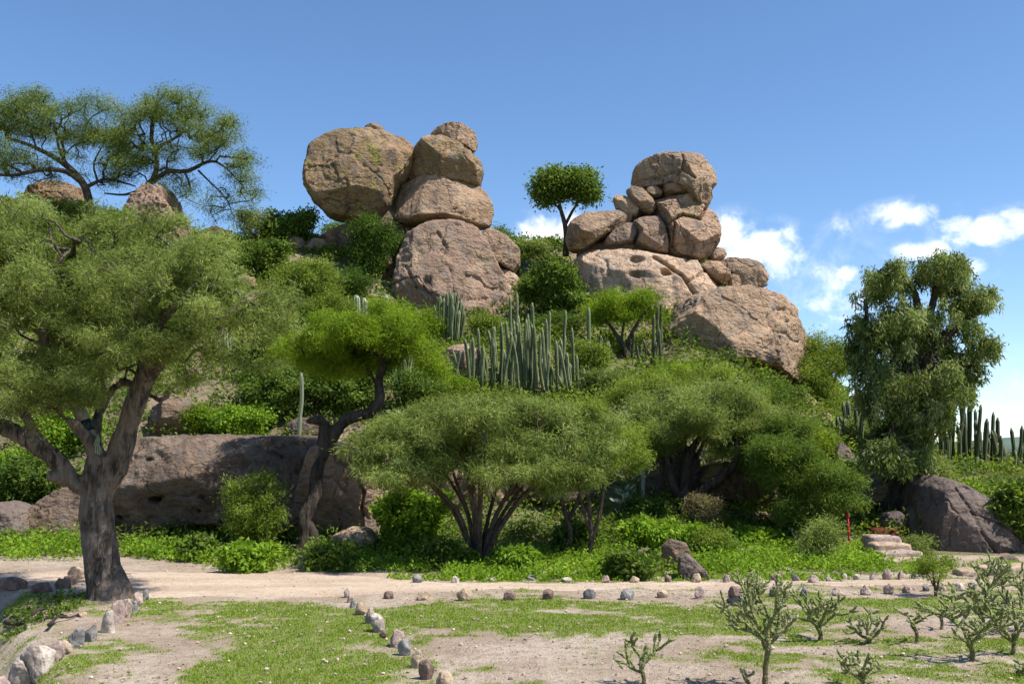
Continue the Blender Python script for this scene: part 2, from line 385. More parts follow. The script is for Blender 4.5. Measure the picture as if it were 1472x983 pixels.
bp = t.new('ShaderNodeBump'); bp.inputs['Distance'].default_value = .09; t.link(t.math('ADD', n2, t.math('MULTIPLY', n3, .6)), bp.inputs['Height']); t.link(bp.outputs[0], b.inputs['Normal'])
M['dirt'] = m
tag(mkmesh('ground', V, F, m, ptint=grassmask(V[:,0], V[:,1])), kind='structure')
# path of bare earth between the two rows of stones
pm, t, b = base_mat('path_earth'); tc = t.new('ShaderNodeTexCoord'); v = tc.outputs['Object']
vs = t.mapping(v, (.5, 1.6, 1)); n1 = t.noise(vs, .9, 5, .6); n2 = t.noise(v, 9, 6, .7); n3 = t.noise(v, 45, 4, .7)
c = t.mix(t.maprange(n1, .36, .64), (.43,.32,.235), (.54,.43,.325)); c = t.mix(t.maprange(n2, .4, .7, 0, .6), c, (.34,.245,.185)); c = t.mix(t.maprange(n3, .5, .75, 0, .5), c, (.60,.50,.41))
c = t.mix(t.maprange(n3, .42, .25, 0, .6), c, (.22,.165,.125))
t.link(c, b.inputs['Base Color']); bp = t.new('ShaderNodeBump'); bp.inputs['Distance'].default_value = .04; t.link(t.math('ADD', n2, t.math('MULTIPLY', n3, .5)), bp.inputs['Height']); t.link(bp.outputs[0], b.inputs['Normal'])
cl_ = [(-140,842,20),(60,832,16),(140,840,26),(300,840,27),(430,842,26),(560,843,15),(640,843,9),(800,842,6.5),(1000,840,5.5),(1200,838,5),(1400,836,5),(1560,835,6)]
cx_ = []; 
for (px, py, hh) in cl_:
    a_ = W0(px, py-hh*.5*1.6); b_ = W0(px, py+hh*.8); cx_.append((W0(px,py).x, a_.y, b_.y))
cx_ = np.array(cx_); PX = np.arange(cx_[0,0], cx_[-1,0], .10)
ya = np.interp(PX, cx_[:,0], cx_[:,1]); yb = np.interp(PX, cx_[:,0], cx_[:,2])
q = np.stack([PX, PX*0, PX*0], 1)
ya = ya + fbm(q/.8, 4, 51)*.28; yb = yb + fbm(q/.8+9, 4, 52)*.30
NW = 28; T = np.linspace(0, 1, NW); Xp = np.repeat(PX[:,None], NW, 1); Yp = yb[:,None]*(1-T)+ya[:,None]*T
Zp = Hground(Xp.ravel(), Yp.ravel()) + .012 - .03*(np.abs(np.tile(T, len(PX))-.5)*2)**8
Vp = np.stack([Xp.ravel(), Yp.ravel(), Zp], 1)
i = (np.arange(len(PX)-1)[:,None]*NW+np.arange(NW-1)[None,:]).ravel(); Fp = np.stack([i, i+NW, i+NW+1, i+1], 1)
tag(mkmesh('path', Vp, Fp, pm), kind='structure')
# hillside
V, F = grid(np.arange(-42, 52, .3), np.concatenate([np.arange(17.6, 46, .3), np.arange(46, 95, 1.0)]), Hhill)
m, t, b = base_mat('hillside_earth'); tc = t.new('ShaderNodeTexCoord'); v = tc.outputs['Object']
n1 = t.noise(v, .5, 6, .65); n2 = t.noise(v, 3, 6, .7); n3 = t.noise(v, 20, 4, .7)
c = t.mix(t.maprange(n1, .42, .58), (.26,.19,.13), (.17,.165,.07)); c = t.mix(t.maprange(n2, .48, .62), c, (.09,.12,.03)); c = t.mix(t.maprange(n3, .5, .3, 0, .6), c, (.08,.06,.04))
t.link(c, b.inputs['Base Color']); bp = t.new('ShaderNodeBump'); bp.inputs['Distance'].default_value = .15; t.link(t.math('ADD', n2, t.math('MULTIPLY', n3, .4)), bp.inputs['Height']); t.link(bp.outputs[0], b.inputs['Normal'])
tag(mkmesh('hillside', V, F, m), kind='structure')
# far hills low on the horizon
q = np.linspace(-1400, 1800, 160); p3 = np.stack([q/300, q*0, q*0], 1); hz = 14 + 16*np.clip(fbm(p3, 4, 61)+.25, 0, 1)
V = np.concatenate([np.stack([q, q*0+900, q*0-2], 1), np.stack([q, q*0+1000, hz], 1), np.stack([q, q*0+1200, q*0-2], 1)])
n_ = len(q); i = np.arange(n_-1); F = np.concatenate([np.stack([i, i+1, i+1+n_, i+n_], 1), np.stack([i+n_, i+1+n_, i+1+2*n_, i+2*n_], 1)])
tag(mkmesh('distant_hills', V, F, plain('far_hill_scrub', (.07,.10,.075), .9, .02)), kind='structure')

# ---------------------------------------------------------------- boulders
import bmesh
_ico = {}
def ico(sub):
    if sub not in _ico:
        bm = bmesh.new(); bmesh.ops.create_icosphere(bm, subdivisions=sub, radius=1)
        V = np.array([v.co[:] for v in bm.verts]); F = np.array([[v.index for v in f.verts] for f in bm.faces]); bm.free(); _ico[sub] = (V, F)
    return _ico[sub]
def radial(poly, n=180):
    P = np.array(poly, float); c = P.mean(0)
    # area centroid
    x, y = P[:,0], P[:,1]; x1, y1 = np.roll(x,-1), np.roll(y,-1); cr = x*y1-x1*y; A = cr.sum()/2
    c = np.array([((x+x1)*cr).sum()/(6*A), ((y+y1)*cr).sum()/(6*A)])
    th = np.linspace(-math.pi, math.pi, n, endpoint=False); r = np.zeros(n)
    for k, a in enumerate(th):
        d = np.array([math.cos(a), math.sin(a)]); best = 0
        for j in range(len(P)):
            p, q_ = P[j]-c, P[(j+1)%len(P)]-c; e = q_-p; den = d[0]*e[1]-d[1]*e[0]
            if abs(den) < 1e-9: continue
            tt = (p[0]*e[1]-p[1]*e[0])/den; u = (p[0]*d[1]-p[1]*d[0])/den
            if tt > 0 and -1e-6 <= u <= 1+1e-6: best = max(best, tt)
        r[k] = best
    ker = np.array([1,2,3,2,1.])/9; r = np.convolve(np.concatenate([r[-2:], r, r[:2]]), ker, 'valid')
    return c, th, r
_rk = [0]
def rock(label, poly, D, thick, mat, sub=6, rough=.05, lean=0.0, box=.6, cuts=7, crack=.5, cat='boulder', name='boulder', group=None, seed=None, strata=0, holes=(), seams=()):
    _rk[0] += 1; sd_ = seed or _rk[0]*13+5; rr = np.random.default_rng(sd_)
    c, th, r = radial(poly)
    if D < 0:
        h_ = hit(c[0], max(p[1] for p in poly)-2, 18); D = h_.y+thick*.35 if h_.y < 50 else -D
    m2 = D/FPX*1.02
    C0 = W(c[0], c[1], D); V, F = ico(sub); V = V.copy()
    rho = np.hypot(V[:,0], V[:,2]); ang = np.arctan2(-V[:,2], V[:,0])
    ri = np.interp(ang, np.append(th, math.pi), np.append(r, r[0]))*m2
    rp = np.maximum(rho, 1e-6)**box
    P = np.stack([V[:,0]/np.maximum(rho,1e-6)*rp*ri, np.sign(V[:,1])*np.abs(V[:,1])**.85*thick, V[:,2]/np.maximum(rho,1e-6)*rp*ri], 1)
    size = float(np.mean(r)*m2); box_ = [(P[:,a].min(), P[:,a].max()) for a in (0, 2)]
    P[:,1] += lean*P[:,2]
    for k in range(int(cuts*1.7)):
        n = rr.normal(size=3); n[1] = -abs(n[1])*1.6-.75; n[2] = n[2]*.9+.1; n /= np.linalg.norm(n)
        d = P@n; lim = d.max()*rr.uniform(.72, .93); ov = np.maximum(d-lim, 0); P -= np.outer(ov*.93, n)
    nrm = P/np.linalg.norm(P, axis=1)[:,None]
    q = P + sd_*3.7
    disp = fbm(q/(size*.85), 4, sd_, .5)*rough*1.3*size + fbm(q/(size*.28), 4, sd_+7, .55, ridge=True)*rough*.7*size + fbm(q/(size*.09), 3, sd_+9)*rough*.4*size
    qs = q + np.stack([fbm(q/(size*.35), 3, sd_+1), fbm(q/(size*.35), 3, sd_+2), fbm(q/(size*.35), 3, sd_+3)], 1)*size*.22
    if crack > 0:
        seeds = rr.uniform(P.min(0), P.max(0), (11,3)) + sd_*3.7
        dd = np.sort(np.linalg.norm(qs[:,None]-seeds[None], axis=2), axis=1); e = dd[:,1]-dd[:,0]
        disp -= crack*size*.085*np.exp(-(e/(size*.026))**2)
        disp += crack*size*.06*(hash3(np.argmin(np.linalg.norm(qs[:,None]-seeds[None], axis=2), axis=1), np.zeros(len(q),int), np.zeros(len(q),int), sd_)-.5)
    if strata:
        sz = qs[:,2]; disp += strata*size*.05*np.abs(((sz/(size*.22)) % 1)-.5)
    P = P + nrm*disp[:,None]
    for a, (l0, l1) in zip((0, 2), box_):
        q0, q1 = np.percentile(P[:,a], .2), np.percentile(P[:,a], 99.8); P[:,a] = l0+(P[:,a]-q0)*(l1-l0)/(q1-q0)
    for (hx, hy, hr, dep) in holes:   # hollows weathered in the front face, pixel place and radius
        hp = W(hx, hy, D) - C0; dx = P[:,0]-hp.x; dz = P[:,2]-hp.z; g = np.exp(-((dx/(hr*m2*1.2))**2+(dz/(hr*m2*.8))**2)**2)*(P[:,1] < 0)
        P[:,1] += g*dep
    for (pts, wd, dep) in seams:      # a crack following points on the front face
        for (a_, b_) in zip(pts[:-1], pts[1:]):
            pa = W(*a_, D)-C0; pb = W(*b_, D)-C0; ex, ez = pb.x-pa.x, pb.z-pa.z; L2 = ex*ex+ez*ez
            u = np.clip(((P[:,0]-pa.x)*ex+(P[:,2]-pa.z)*ez)/L2, 0, 1); dist = np.hypot(P[:,0]-pa.x-u*ex, P[:,2]-pa.z-u*ez)
            P[:,1] += dep*np.exp(-(dist/(wd*m2))**2)*(P[:,1] < 0)
    o = mkmesh(name, P + np.array(C0), F, M[mat], o=C0)
    return tag(o, label, cat, group)

RK = 'boulders of the balanced rock towers'
# left tower
rock('huge round ochre boulder bulging over the slope, biggest of the left tower', [(438,250),(443,215),(470,193),(505,184),(545,187),(580,198),(597,212),(590,245),(572,268),(560,300),(540,322),(505,322),(475,318),(455,295),(441,275)], 40.5, 2.3, 'rock_ochre', 7, .05, .25, .62, 6, .4, group=RK)
rock('little flat capstone lying on the huge round ochre boulder', [(520,190),(524,180),(538,177),(551,182),(552,191),(535,194)], 40.7, .38, 'rock_ochre', 4, .06, group=RK)
rock('small rounded grey brown boulder topping the left tower', [(617,196),(625,184),(645,178),(668,181),(683,192),(687,208),(682,219),(660,212),(640,206),(622,203)], 40.8, .9, 'rock_tan', 6, .06, 0, .7, 7, .3, group=RK)
rock('wedge shaped overhanging boulder, second from the top of the left tower', [(583,240),(592,212),(615,200),(640,200),(668,212),(690,228),(695,248),(690,270),(650,270),(610,266),(588,262)], 40.9, 1.5, 'rock_ochre', 6, .05, -.25, .62, 7, .5, group=RK)
rock('broad blocky boulder with yellow lichen on its left side, third in the left tower', [(562,290),(578,264),(610,256),(650,258),(688,264),(703,285),(709,305),(706,328),(680,326),(640,322),(590,328),(568,318)], 40.9, 1.8, 'rock_tan', 6, .04, .15, .45, 6, .3, group=RK)
rock('massive pinkish base boulder that carries the left tower', [(568,470),(567,420),(572,375),(583,338),(615,318),(655,316),(685,326),(700,345),(712,380),(730,410),(738,440),(722,462),(680,474),(620,478)], 39.4, 3.0, 'rock_pink', 7, .045, .35, .42, 7, .55, group=RK, holes=((622,417,6,.25),(634,425,5,.2),(655,432,4,.2)), seams=(([(632,345),(645,368),(644,382)],1.8,.10),([(590,395),(605,425),(650,445),(700,440)],1.6,.10)))
rock('cracked wedge block leaning on the right shoulder of the left tower base', [(690,338),(705,330),(728,342),(747,362),(748,382),(738,395),(718,384),(700,372),(692,355)], 39.8, 1.6, 'rock_tan', 6, .05, .2, .46, 7, .5, group=RK)
rock('narrow broken block under the wedge block beside the round bush', [(715,386),(735,392),(746,400),(745,440),(738,470),(722,462),(716,420)], 39.6, 1.3, 'rock_pale', 6, .06, .2, .46, 7, .6, group=RK)
rock('low pink ledge rock at the foot of the left tower', [(560,478),(600,468),(660,466),(730,462),(762,470),(768,492),(720,502),(640,500),(575,498)], 38.4, 1.6, 'rock_pink', 6, .06, .3, .46, 6, .4, group=RK)
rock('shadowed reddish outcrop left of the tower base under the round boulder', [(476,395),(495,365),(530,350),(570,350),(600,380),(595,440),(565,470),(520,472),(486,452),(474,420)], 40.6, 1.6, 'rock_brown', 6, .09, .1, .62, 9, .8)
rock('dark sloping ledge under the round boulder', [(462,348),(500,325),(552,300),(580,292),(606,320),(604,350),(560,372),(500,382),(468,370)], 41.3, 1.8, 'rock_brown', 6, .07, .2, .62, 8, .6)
# right tower
rock('big head shaped boulder on the very top of the right tower', [(909,252),(914,238),(932,228),(960,221),(990,221),(1010,231),(1026,252),(1028,268),(1018,276),(1020,290),(1010,304),(995,300),(985,286),(960,272),(930,273),(911,268)], 39.2, 1.6, 'rock_tan', 7, .05, .1, .46, 7, .45, group=RK, seams=(([(912,262),(940,262),(968,258)],1.6,.16),([(976,232),(974,256),(990,270)],1.6,.22)))
rock('thin slab wedged under the head boulder', [(952,268),(968,266),(985,270),(986,282),(966,283),(953,279)], 38.9, .8, 'rock_pink', 5, .04, 0, .5, 4, .2, group=RK)
rock('small block beside the thin slab under the head boulder', [(928,272),(944,270),(952,274),(950,284),(936,286),(928,281)], 39.0, .7, 'rock_tan', 5, .05, 0, .42, 4, .2, group=RK)
rock('tall blocky chest boulder in the middle of the right tower', [(938,290),(948,277),(975,272),(1000,280),(1008,292),(1012,306),(1026,312),(1034,335),(1032,352),(1020,370),(1000,378),(975,374),(960,368),(958,340),(948,315)], 39.0, 1.7, 'rock_pink', 7, .05, .1, .45, 8, .55, group=RK, seams=(([(957,330),(975,318),(1000,322),(1010,305)],1.8,.3),([(962,330),(962,360)],1.5,.25)))
rock('upright egg shaped boulder leaning on the chest boulder', [(900,274),(908,268),(922,271),(938,288),(943,300),(936,309),(922,304),(906,288)], 38.8, .62, 'rock_tan', 6, .04, 0, .85, 3, .2, group=RK)
rock('smaller tilted egg boulder on the flat boulder', [(881,286),(886,280),(898,282),(912,293),(919,303),(914,313),(900,312),(886,302)], 38.9, .6, 'rock_tan', 6, .04, 0, .85, 3, .2, group=RK)
rock('long flat overhanging boulder at the left end of the right tower', [(813,345),(818,322),(838,310),(870,306),(900,304),(909,314),(903,324),(880,336),(855,350),(835,362),(818,360)], 39.0, 1.5, 'rock_tan', 6, .05, .1, .62, 5, .35, group=RK)
rock('plump boulder wedged below the long flat boulder', [(868,348),(880,333),(900,322),(914,323),(918,338),(908,353),(888,358),(870,356)], 38.7, .9, 'rock_pink', 6, .05, 0, .75, 4, .3, group=RK)
rock('rounded block wedged between the plump boulder and the chest boulder', [(909,320),(922,312),(945,311),(955,325),(959,350),(958,367),(935,364),(912,352),(918,336)], 38.5, 1.1, 'rock_pink', 6, .05, .1, .62, 6, .4, group=RK)
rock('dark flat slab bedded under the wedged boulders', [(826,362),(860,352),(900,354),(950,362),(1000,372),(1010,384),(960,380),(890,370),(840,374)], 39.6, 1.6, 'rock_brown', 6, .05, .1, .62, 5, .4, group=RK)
rock('backing rock behind the wedged boulders of the right tower, shade put into its brown', [(835,352),(870,322),(905,306),(925,300),(950,298),(1000,330),(1000,375),(860,374)], 40.0, 1.2, 'rock_brown', 6, .05, .1, .5, 5, .4, group=RK)  # closes sky gaps; shade between the boulders put into its dark brown
rock('small boulder tucked behind the right foot of the chest boulder', [(1018,362),(1028,356),(1040,358),(1044,368),(1036,378),(1020,378)], 39.2, .6, 'rock_pink', 5, .05, 0, .7, 4, .3, group=RK)
rock('oval boulder resting on the pale slope', [(1007,382),(1016,375),(1034,377),(1048,392),(1050,402),(1038,408),(1018,398)], 38.2, .65, 'rock_tan', 6, .04, 0, .8, 4, .2, group=RK)
rock('smallest round stone between the oval boulder and the right end block', [(1046,400),(1052,394),(1062,397),(1065,408),(1058,418),(1048,414)], 38.3, .4, 'rock_tan', 5, .05, 0, .8, 3, .2, group=RK)
rock('jointed block at the right end of the tower above the great overhang', [(1030,380),(1045,372),(1075,374),(1096,382),(1102,400),(1096,416),(1080,420),(1058,416),(1050,398)], 38.9, 1.2, 'rock_tan', 6, .06, 0, .45, 7, .7, group=RK)
rock('pale pink hollowed slope of bare rock under the right tower', [(826,372),(850,360),(900,362),(950,372),(1000,378),(1040,402),(1062,420),(1040,450),(1000,480),(975,520),(930,540),(880,530),(850,500),(840,440),(832,400)], 39.4, 3.6, 'rock_pale', 7, .035, .5, .46, 6, .4, group=RK, holes=((906,388,7,.35),(905,411,6,.4),(944,408,7,.5)), seams=(([(930,385),(965,410),(985,440)],2.5,.3),([(1010,395),(975,420)],2,.25)))
rock('dark jaw block under the right side of the head shaped boulder', [(945,270),(985,258),(1018,268),(1022,285),(1014,306),(985,308),(955,296)], 39.5, 1.2, 'rock_pink', 6, .06, 0, .46, 6, .4, group=RK)
rock('great overhanging boulder with a dark lower lip below the right tower', [(940,530),(950,480),(972,450),(985,432),(1020,420),(1070,416),(1110,428),(1140,448),(1155,480),(1164,515),(1163,535),(1148,552),(1130,552),(1110,536),(1060,530),(1000,540),(960,550)], 35.6, 3.4, 'rock_tan', 7, .045, .12, .62, 7, .45, group=RK, strata=.4)
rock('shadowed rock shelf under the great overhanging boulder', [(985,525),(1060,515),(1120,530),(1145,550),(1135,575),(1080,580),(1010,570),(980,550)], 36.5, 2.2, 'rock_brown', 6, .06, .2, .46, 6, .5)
rock('pale bare rock slope running down from the great overhang', [(1138,560),(1152,562),(1175,592),(1200,612),(1195,625),(1165,618),(1142,605),(1132,585)], 32.2, 1.6, 'rock_pale', 6, .05, .6, .46, 5, .4)
# hilltop at left
rock('craggy pink hilltop outcrop behind the hilltop mesquites', [(176,300),(192,284),(212,264),(226,272),(238,268),(244,292),(258,312),(270,342),(262,365),(225,372),(190,360),(172,330)], -40.5, 2.2, 'rock_pink', 7, .15, .3, .5, 10, 1.2)
rock('low ochre hilltop rock at the far left behind the mesquite', [(38,300),(50,272),(80,260),(110,266),(122,290),(115,312),(70,318),(42,314)], -40.5, 1.8, 'rock_ochre', 6, .13, .2, .5, 9, 1.0)
rock('reddish brown skyline boulder between outcrop and bush', [(284,340),(296,330),(315,327),(330,333),(335,345),(310,350),(288,348)], -41.5, .9, 'rock_brown', 5, .06, 0, .65, 6, .4)
rock('pale flat slab on the skyline beside the outcrop', [(262,352),(275,342),(300,344),(318,350),(310,360),(275,362)], -40.8, .9, 'rock_pale', 5, .05, 0, .65, 6, .4)
rock('round pale boulder among the bushes below the hilltop', [(408,350),(418,341),(432,341),(439,350),(434,360),(418,362)], -39.2, .5, 'rock_pink', 5, .08, 0, .75, 6, .5)
rock('reddish boulder below the leafy hilltop bush', [(438,352),(452,343),(470,346),(476,357),(460,364),(442,362)], -39.6, .7, 'rock_pink', 5, .07, 0, .7, 6, .5)
rock('small pink rock peeping from mid slope scrub', [(338,405),(352,396),(366,400),(368,414),(352,420),(340,416)], -36.3, .6, 'rock_pink', 5, .08, 0, .65, 6, .6)
rock('flat tan slab lying on the open slope', [(346,432),(365,421),(395,424),(402,436),(385,448),(355,447)], -34.8, 1.0, 'rock_tan', 6, .06, .4, .46, 6, .5)
rock('smooth pale boulder on the slope beside the hidden cactus', [(355,470),(366,460),(378,466),(380,485),(368,494),(356,486)], -32.4, .5, 'rock_tan', 5, .05, 0, .7, 5, .3)
rock('rusty flat rock above the yellow green mesquite', [(400,474),(415,465),(435,467),(440,476),(425,483),(404,482)], -33.0, .6, 'rock_ochre', 5, .06, 0, .65, 5, .4)
rock('squat tan rock half buried in slope scrub', [(408,500),(420,494),(428,500),(424,508),(412,508)], -31.5, .4, 'rock_tan', 5, .06, 0, .7, 4, .4)
# middle slope
rock('brown capped boulder left of the big cactus thicket', [(633,540),(634,512),(648,498),(668,495),(688,502),(694,522),(690,545),(660,550)], -31.0, 1.0, 'rock_pink', 6, .05, 0, .68, 6, .4)
rock('pale boulder low beside the brown capped boulder', [(600,515),(612,503),(630,508),(636,525),(630,542),(610,538),(600,528)], -31.3, .7, 'rock_tan', 6, .05, 0, .7, 6, .4)
rock('boulder draped with scrub on top of the long cliff', [(217,610),(222,588),(240,576),(265,573),(285,582),(292,600),(285,622),(250,629),(222,627)], -23.8, .8, 'rock_brown', 6, .05, 0, .68, 6, .35)
rock('brown loaf shaped boulder on the cliff edge beside the lone column cactus', [(412,626),(414,608),(432,600),(452,602),(464,612),(462,628),(436,630)], -22.6, .55, 'rock_brown', 6, .05, 0, .65, 6, .35)
rock('long dark brown overhanging cliff with pitted face', [(150,750),(158,690),(172,650),(200,630),(260,626),(340,628),(400,628),(440,626),(470,634),(480,680),(470,725),(440,750),(400,752),(330,744),(280,748),(230,765),(180,768)], 22.3, 2.3, 'rock_brown', 7, .05, .42, .42, 5, .35, cat='cliff', name='cliff', strata=.25, holes=[(255,714,5,.5),(176,705,5,.5),(195,740,4,.3)]+[(np.random.default_rng(k).uniform(170,460), np.random.default_rng(k+99).uniform(645,745), np.random.default_rng(k+7).uniform(2,4.5), .14) for k in range(16)])
rock('light pink end block of the long cliff', [(425,755),(440,690),(452,645),(480,634),(515,645),(545,668),(556,695),(552,735),(540,755),(500,760),(455,772)], 21.7, 2.0, 'rock_pink', 7, .045, .2, .5, 7, .5, seams=(([(526,690),(534,705),(530,725),(536,748)],1.6,.12),))
rock('cracked corner block at the right end of the cliff', [(528,700),(545,690),(558,700),(556,730),(545,775),(530,772),(528,735)], 21.2, .9, 'rock_pale', 6, .07, 0, .45, 7, .6)
rock('pink slab lying at the foot of the cliff end block', [(470,790),(482,768),(505,758),(530,760),(542,775),(538,792),(505,797)], 19.6, .7, 'rock_pale', 6, .05, .2, .65, 5, .3)
rock('dark low cliff behind the big mesquite trunk', [(38,775),(48,745),(68,718),(98,700),(125,700),(150,715),(160,760),(130,778),(80,782)], 21.3, 1.6, 'rock_brown', 6, .06, .3, .46, 7, .5)
rock('broken grey rocks at the far left foot of the slope', [(-60,770),(-40,740),(0,722),(30,735),(44,760),(36,780),(-10,785)], 20.6, 1.3, 'rock_grey', 6, .09, .2, .62, 8, .7)
# rocks behind the umbrella mesquite
rock('reddish cliff rock behind the umbrella mesquite stems', [(598,735),(604,690),(625,676),(680,674),(720,680),(738,700),(740,730),(730,762),(690,768),(640,762),(610,755)], 22.8, 1.6, 'rock_pink', 6, .07, .2, .42, 8, .6)
rock('brown roof rock over the dark hollow behind the umbrella mesquite', [(716,690),(745,672),(800,668),(850,676),(862,695),(850,715),(800,722),(765,722),(730,712)], 22.4, 1.5, 'rock_brown', 6, .07, 0, .46, 8, .6)
rock('jumbled rock in the hollow behind the umbrella mesquite', [(728,755),(740,738),(765,734),(790,745),(796,765),(775,782),(745,780)], 22.6, .9, 'rock_brown', 6, .09, 0, .46, 8, .7)
rock('grey brown ribbed boulder behind the tall column cactus', [(912,690),(922,655),(945,640),(980,638),(1000,655),(1004,690),(985,715),(945,722),(918,715)], 23.0, 1.4, 'rock_grey', 6, .06, .1, .46, 8, .5, strata=1)
rock('ochre boulder under the right hand mesquite', [(1000,690),(1015,668),(1045,665),(1070,678),(1088,700),(1085,715),(1050,718),(1018,712)], 22.6, 1.3, 'rock_ochre', 6, .08, 0, .46, 9, .7)
rock('dark cave roof rock under the right hand mesquite', [(1040,705),(1080,668),(1140,660),(1180,680),(1190,715),(1160,730),(1110,722),(1060,722)], 23.2, 1.8, 'rock_brown', 6, .07, 0, .46, 7, .6)
rock('ochre pillar rock at the right side of the dark cave', [(1112,765),(1118,728),(1128,706),(1148,708),(1156,738),(1154,770),(1136,782),(1118,780)], 20.9, .6, 'rock_ochre', 6, .08, 0, .46, 7, .5)
rock('flat pale stone at the foot of the ochre pillar', [(1134,778),(1142,768),(1160,764),(1166,772),(1156,782),(1140,784)], 19.8, .3, 'rock_pale', 5, .05, 0, .65, 4, .3, cat='rock', name='rock')
# right side
rock('grey boulder below the pale slope left of the pepper tree', [(1194,672),(1196,648),(1206,636),(1220,645),(1230,665),(1232,690),(1215,698),(1198,690)], 26.0, .7, 'rock_grey', 6, .05, 0, .65, 6, .4)
rock('brown skyline boulder between the cacti and the pepper tree', [(1214,595),(1218,572),(1232,564),(1248,570),(1254,590),(1240,602),(1222,602)], 38.5, .9, 'rock_brown', 5, .05, 0, .65, 6, .4)
rock('large domed grey boulder right of the cave', [(1318,790),(1318,740),(1328,700),(1345,685),(1370,695),(1400,716),(1425,735),(1445,765),(1456,792),(1440,800),(1380,800)], 20.6, 1.7, 'rock_grey', 7, .035, .45, .45, 5, .5, seams=(([(1345,700),(1362,735),(1370,760),(1390,790)],1.2,.07),([(1365,735),(1400,748),(1430,770)],1.2,.06)))
rock('roof boulder over the cave below the pepper tree, shade put into its dark brown', [(1200,720),(1215,692),(1250,680),(1300,680),(1328,696),(1330,722),(1300,732),(1240,734),(1208,732)], 23.4, 2.2, 'rock_brown', 6, .05, 0, .46, 6, .5)  # dark brown chosen to carry the darkness of the cave
rock('inner wall rock of the cave below the pepper tree, cave shade put into its brown', [(1200,800),(1205,740),(1215,700),(1270,690),(1335,700),(1345,760),(1340,800),(1270,806)], 24.6, 1.2, 'rock_brown', 6, .06, 0, .5, 6, .5)  # dark colour stands in for the unlit depth of the cave
rock('rounded dark rock inside the cave above the red block', [(1264,752),(1272,738),(1290,734),(1300,745),(1296,762),(1275,766)], 20.9, .45, 'rock_grey', 5, .06, 0, .7, 5, .4)
rock('shaded side rock between the cave and the domed boulder', [(1298,765),(1305,735),(1322,725),(1335,740),(1336,790),(1310,792)], 20.9, .8, 'rock_grey', 6, .06, 0, .46, 6, .5)
rock('small round boulder at the right foot of the domed boulder', [(1436,808),(1442,800),(1456,798),(1464,806),(1460,816),(1442,816)], 17.9, .22, 'rock_grey', 5, .05, 0, .75, 4, .3, cat='rock', name='rock')
# rocks in the weeds
def small(label, px, py, w_, h_, mat='rock_grey', D=None, name='rock', **k):
    h = hit(px, py); D = D or h.y
    pl = [(px-w_*.5, py+2), (px-w_*.46, py-h_*.55), (px-w_*.15, py-h_), (px+w_*.2, py-h_*.9), (px+w_*.48, py-h_*.4), (px+w_*.5, py+2)]
    return rock(label, pl, D+.2, w_*.5*D/FPX, mat, 5, .09, 0, .65, 6, .5, cat='rock', name=name, **k)
small('leaning ridged grey slab standing in the weeds behind the far stone row', 1008, 834, 36, 36, 'rock_grey', cuts=None) if False else None
rock('leaning ridged grey slab standing in the weeds behind the far stone row', [(975,820),(978,802),(988,797),(1000,805),(1014,822),(1018,836),(1000,836),(980,832)], 15.4, .22, 'rock_grey', 5, .06, .3, .46, 6, .6, cat='rock', name='rock')
rock('brown boulder under the leafy mound of shrub', [(950,810),(953,785),(965,775),(985,780),(992,795),(988,812),(968,816)], 16.6, .35, 'rock_brown', 5, .06, 0, .65, 6, .4, cat='rock', name='rock')
rock('curved grey rock arching out of the weeds left of the leaning slab', [(915,792),(930,788),(942,800),(950,822),(945,832),(936,822),(925,806)], 15.9, .2, 'rock_grey', 5, .07, 0, .65, 6, .5, cat='rock', name='rock')
small('flat topped grey rock like a table in the weeds', 1072, 806, 44, 20, 'rock_grey')
small('pale flat flake beside the table rock', 1098, 794, 26, 12, 'rock_pale')
small('small tan rock in the weeds right of the table rock', 1156, 806, 22, 12, 'rock_tan')
small('small grey rock in the weeds behind the fourth mesquite stem', 884, 788, 22, 14, 'rock_grey')
small('low grey rock among the weeds below the twin stemmed mesquite', 857, 815, 20, 10, 'rock_grey')
small('square grey stone beside the path below the cliff', 348, 822, 10, 8, 'rock_grey')
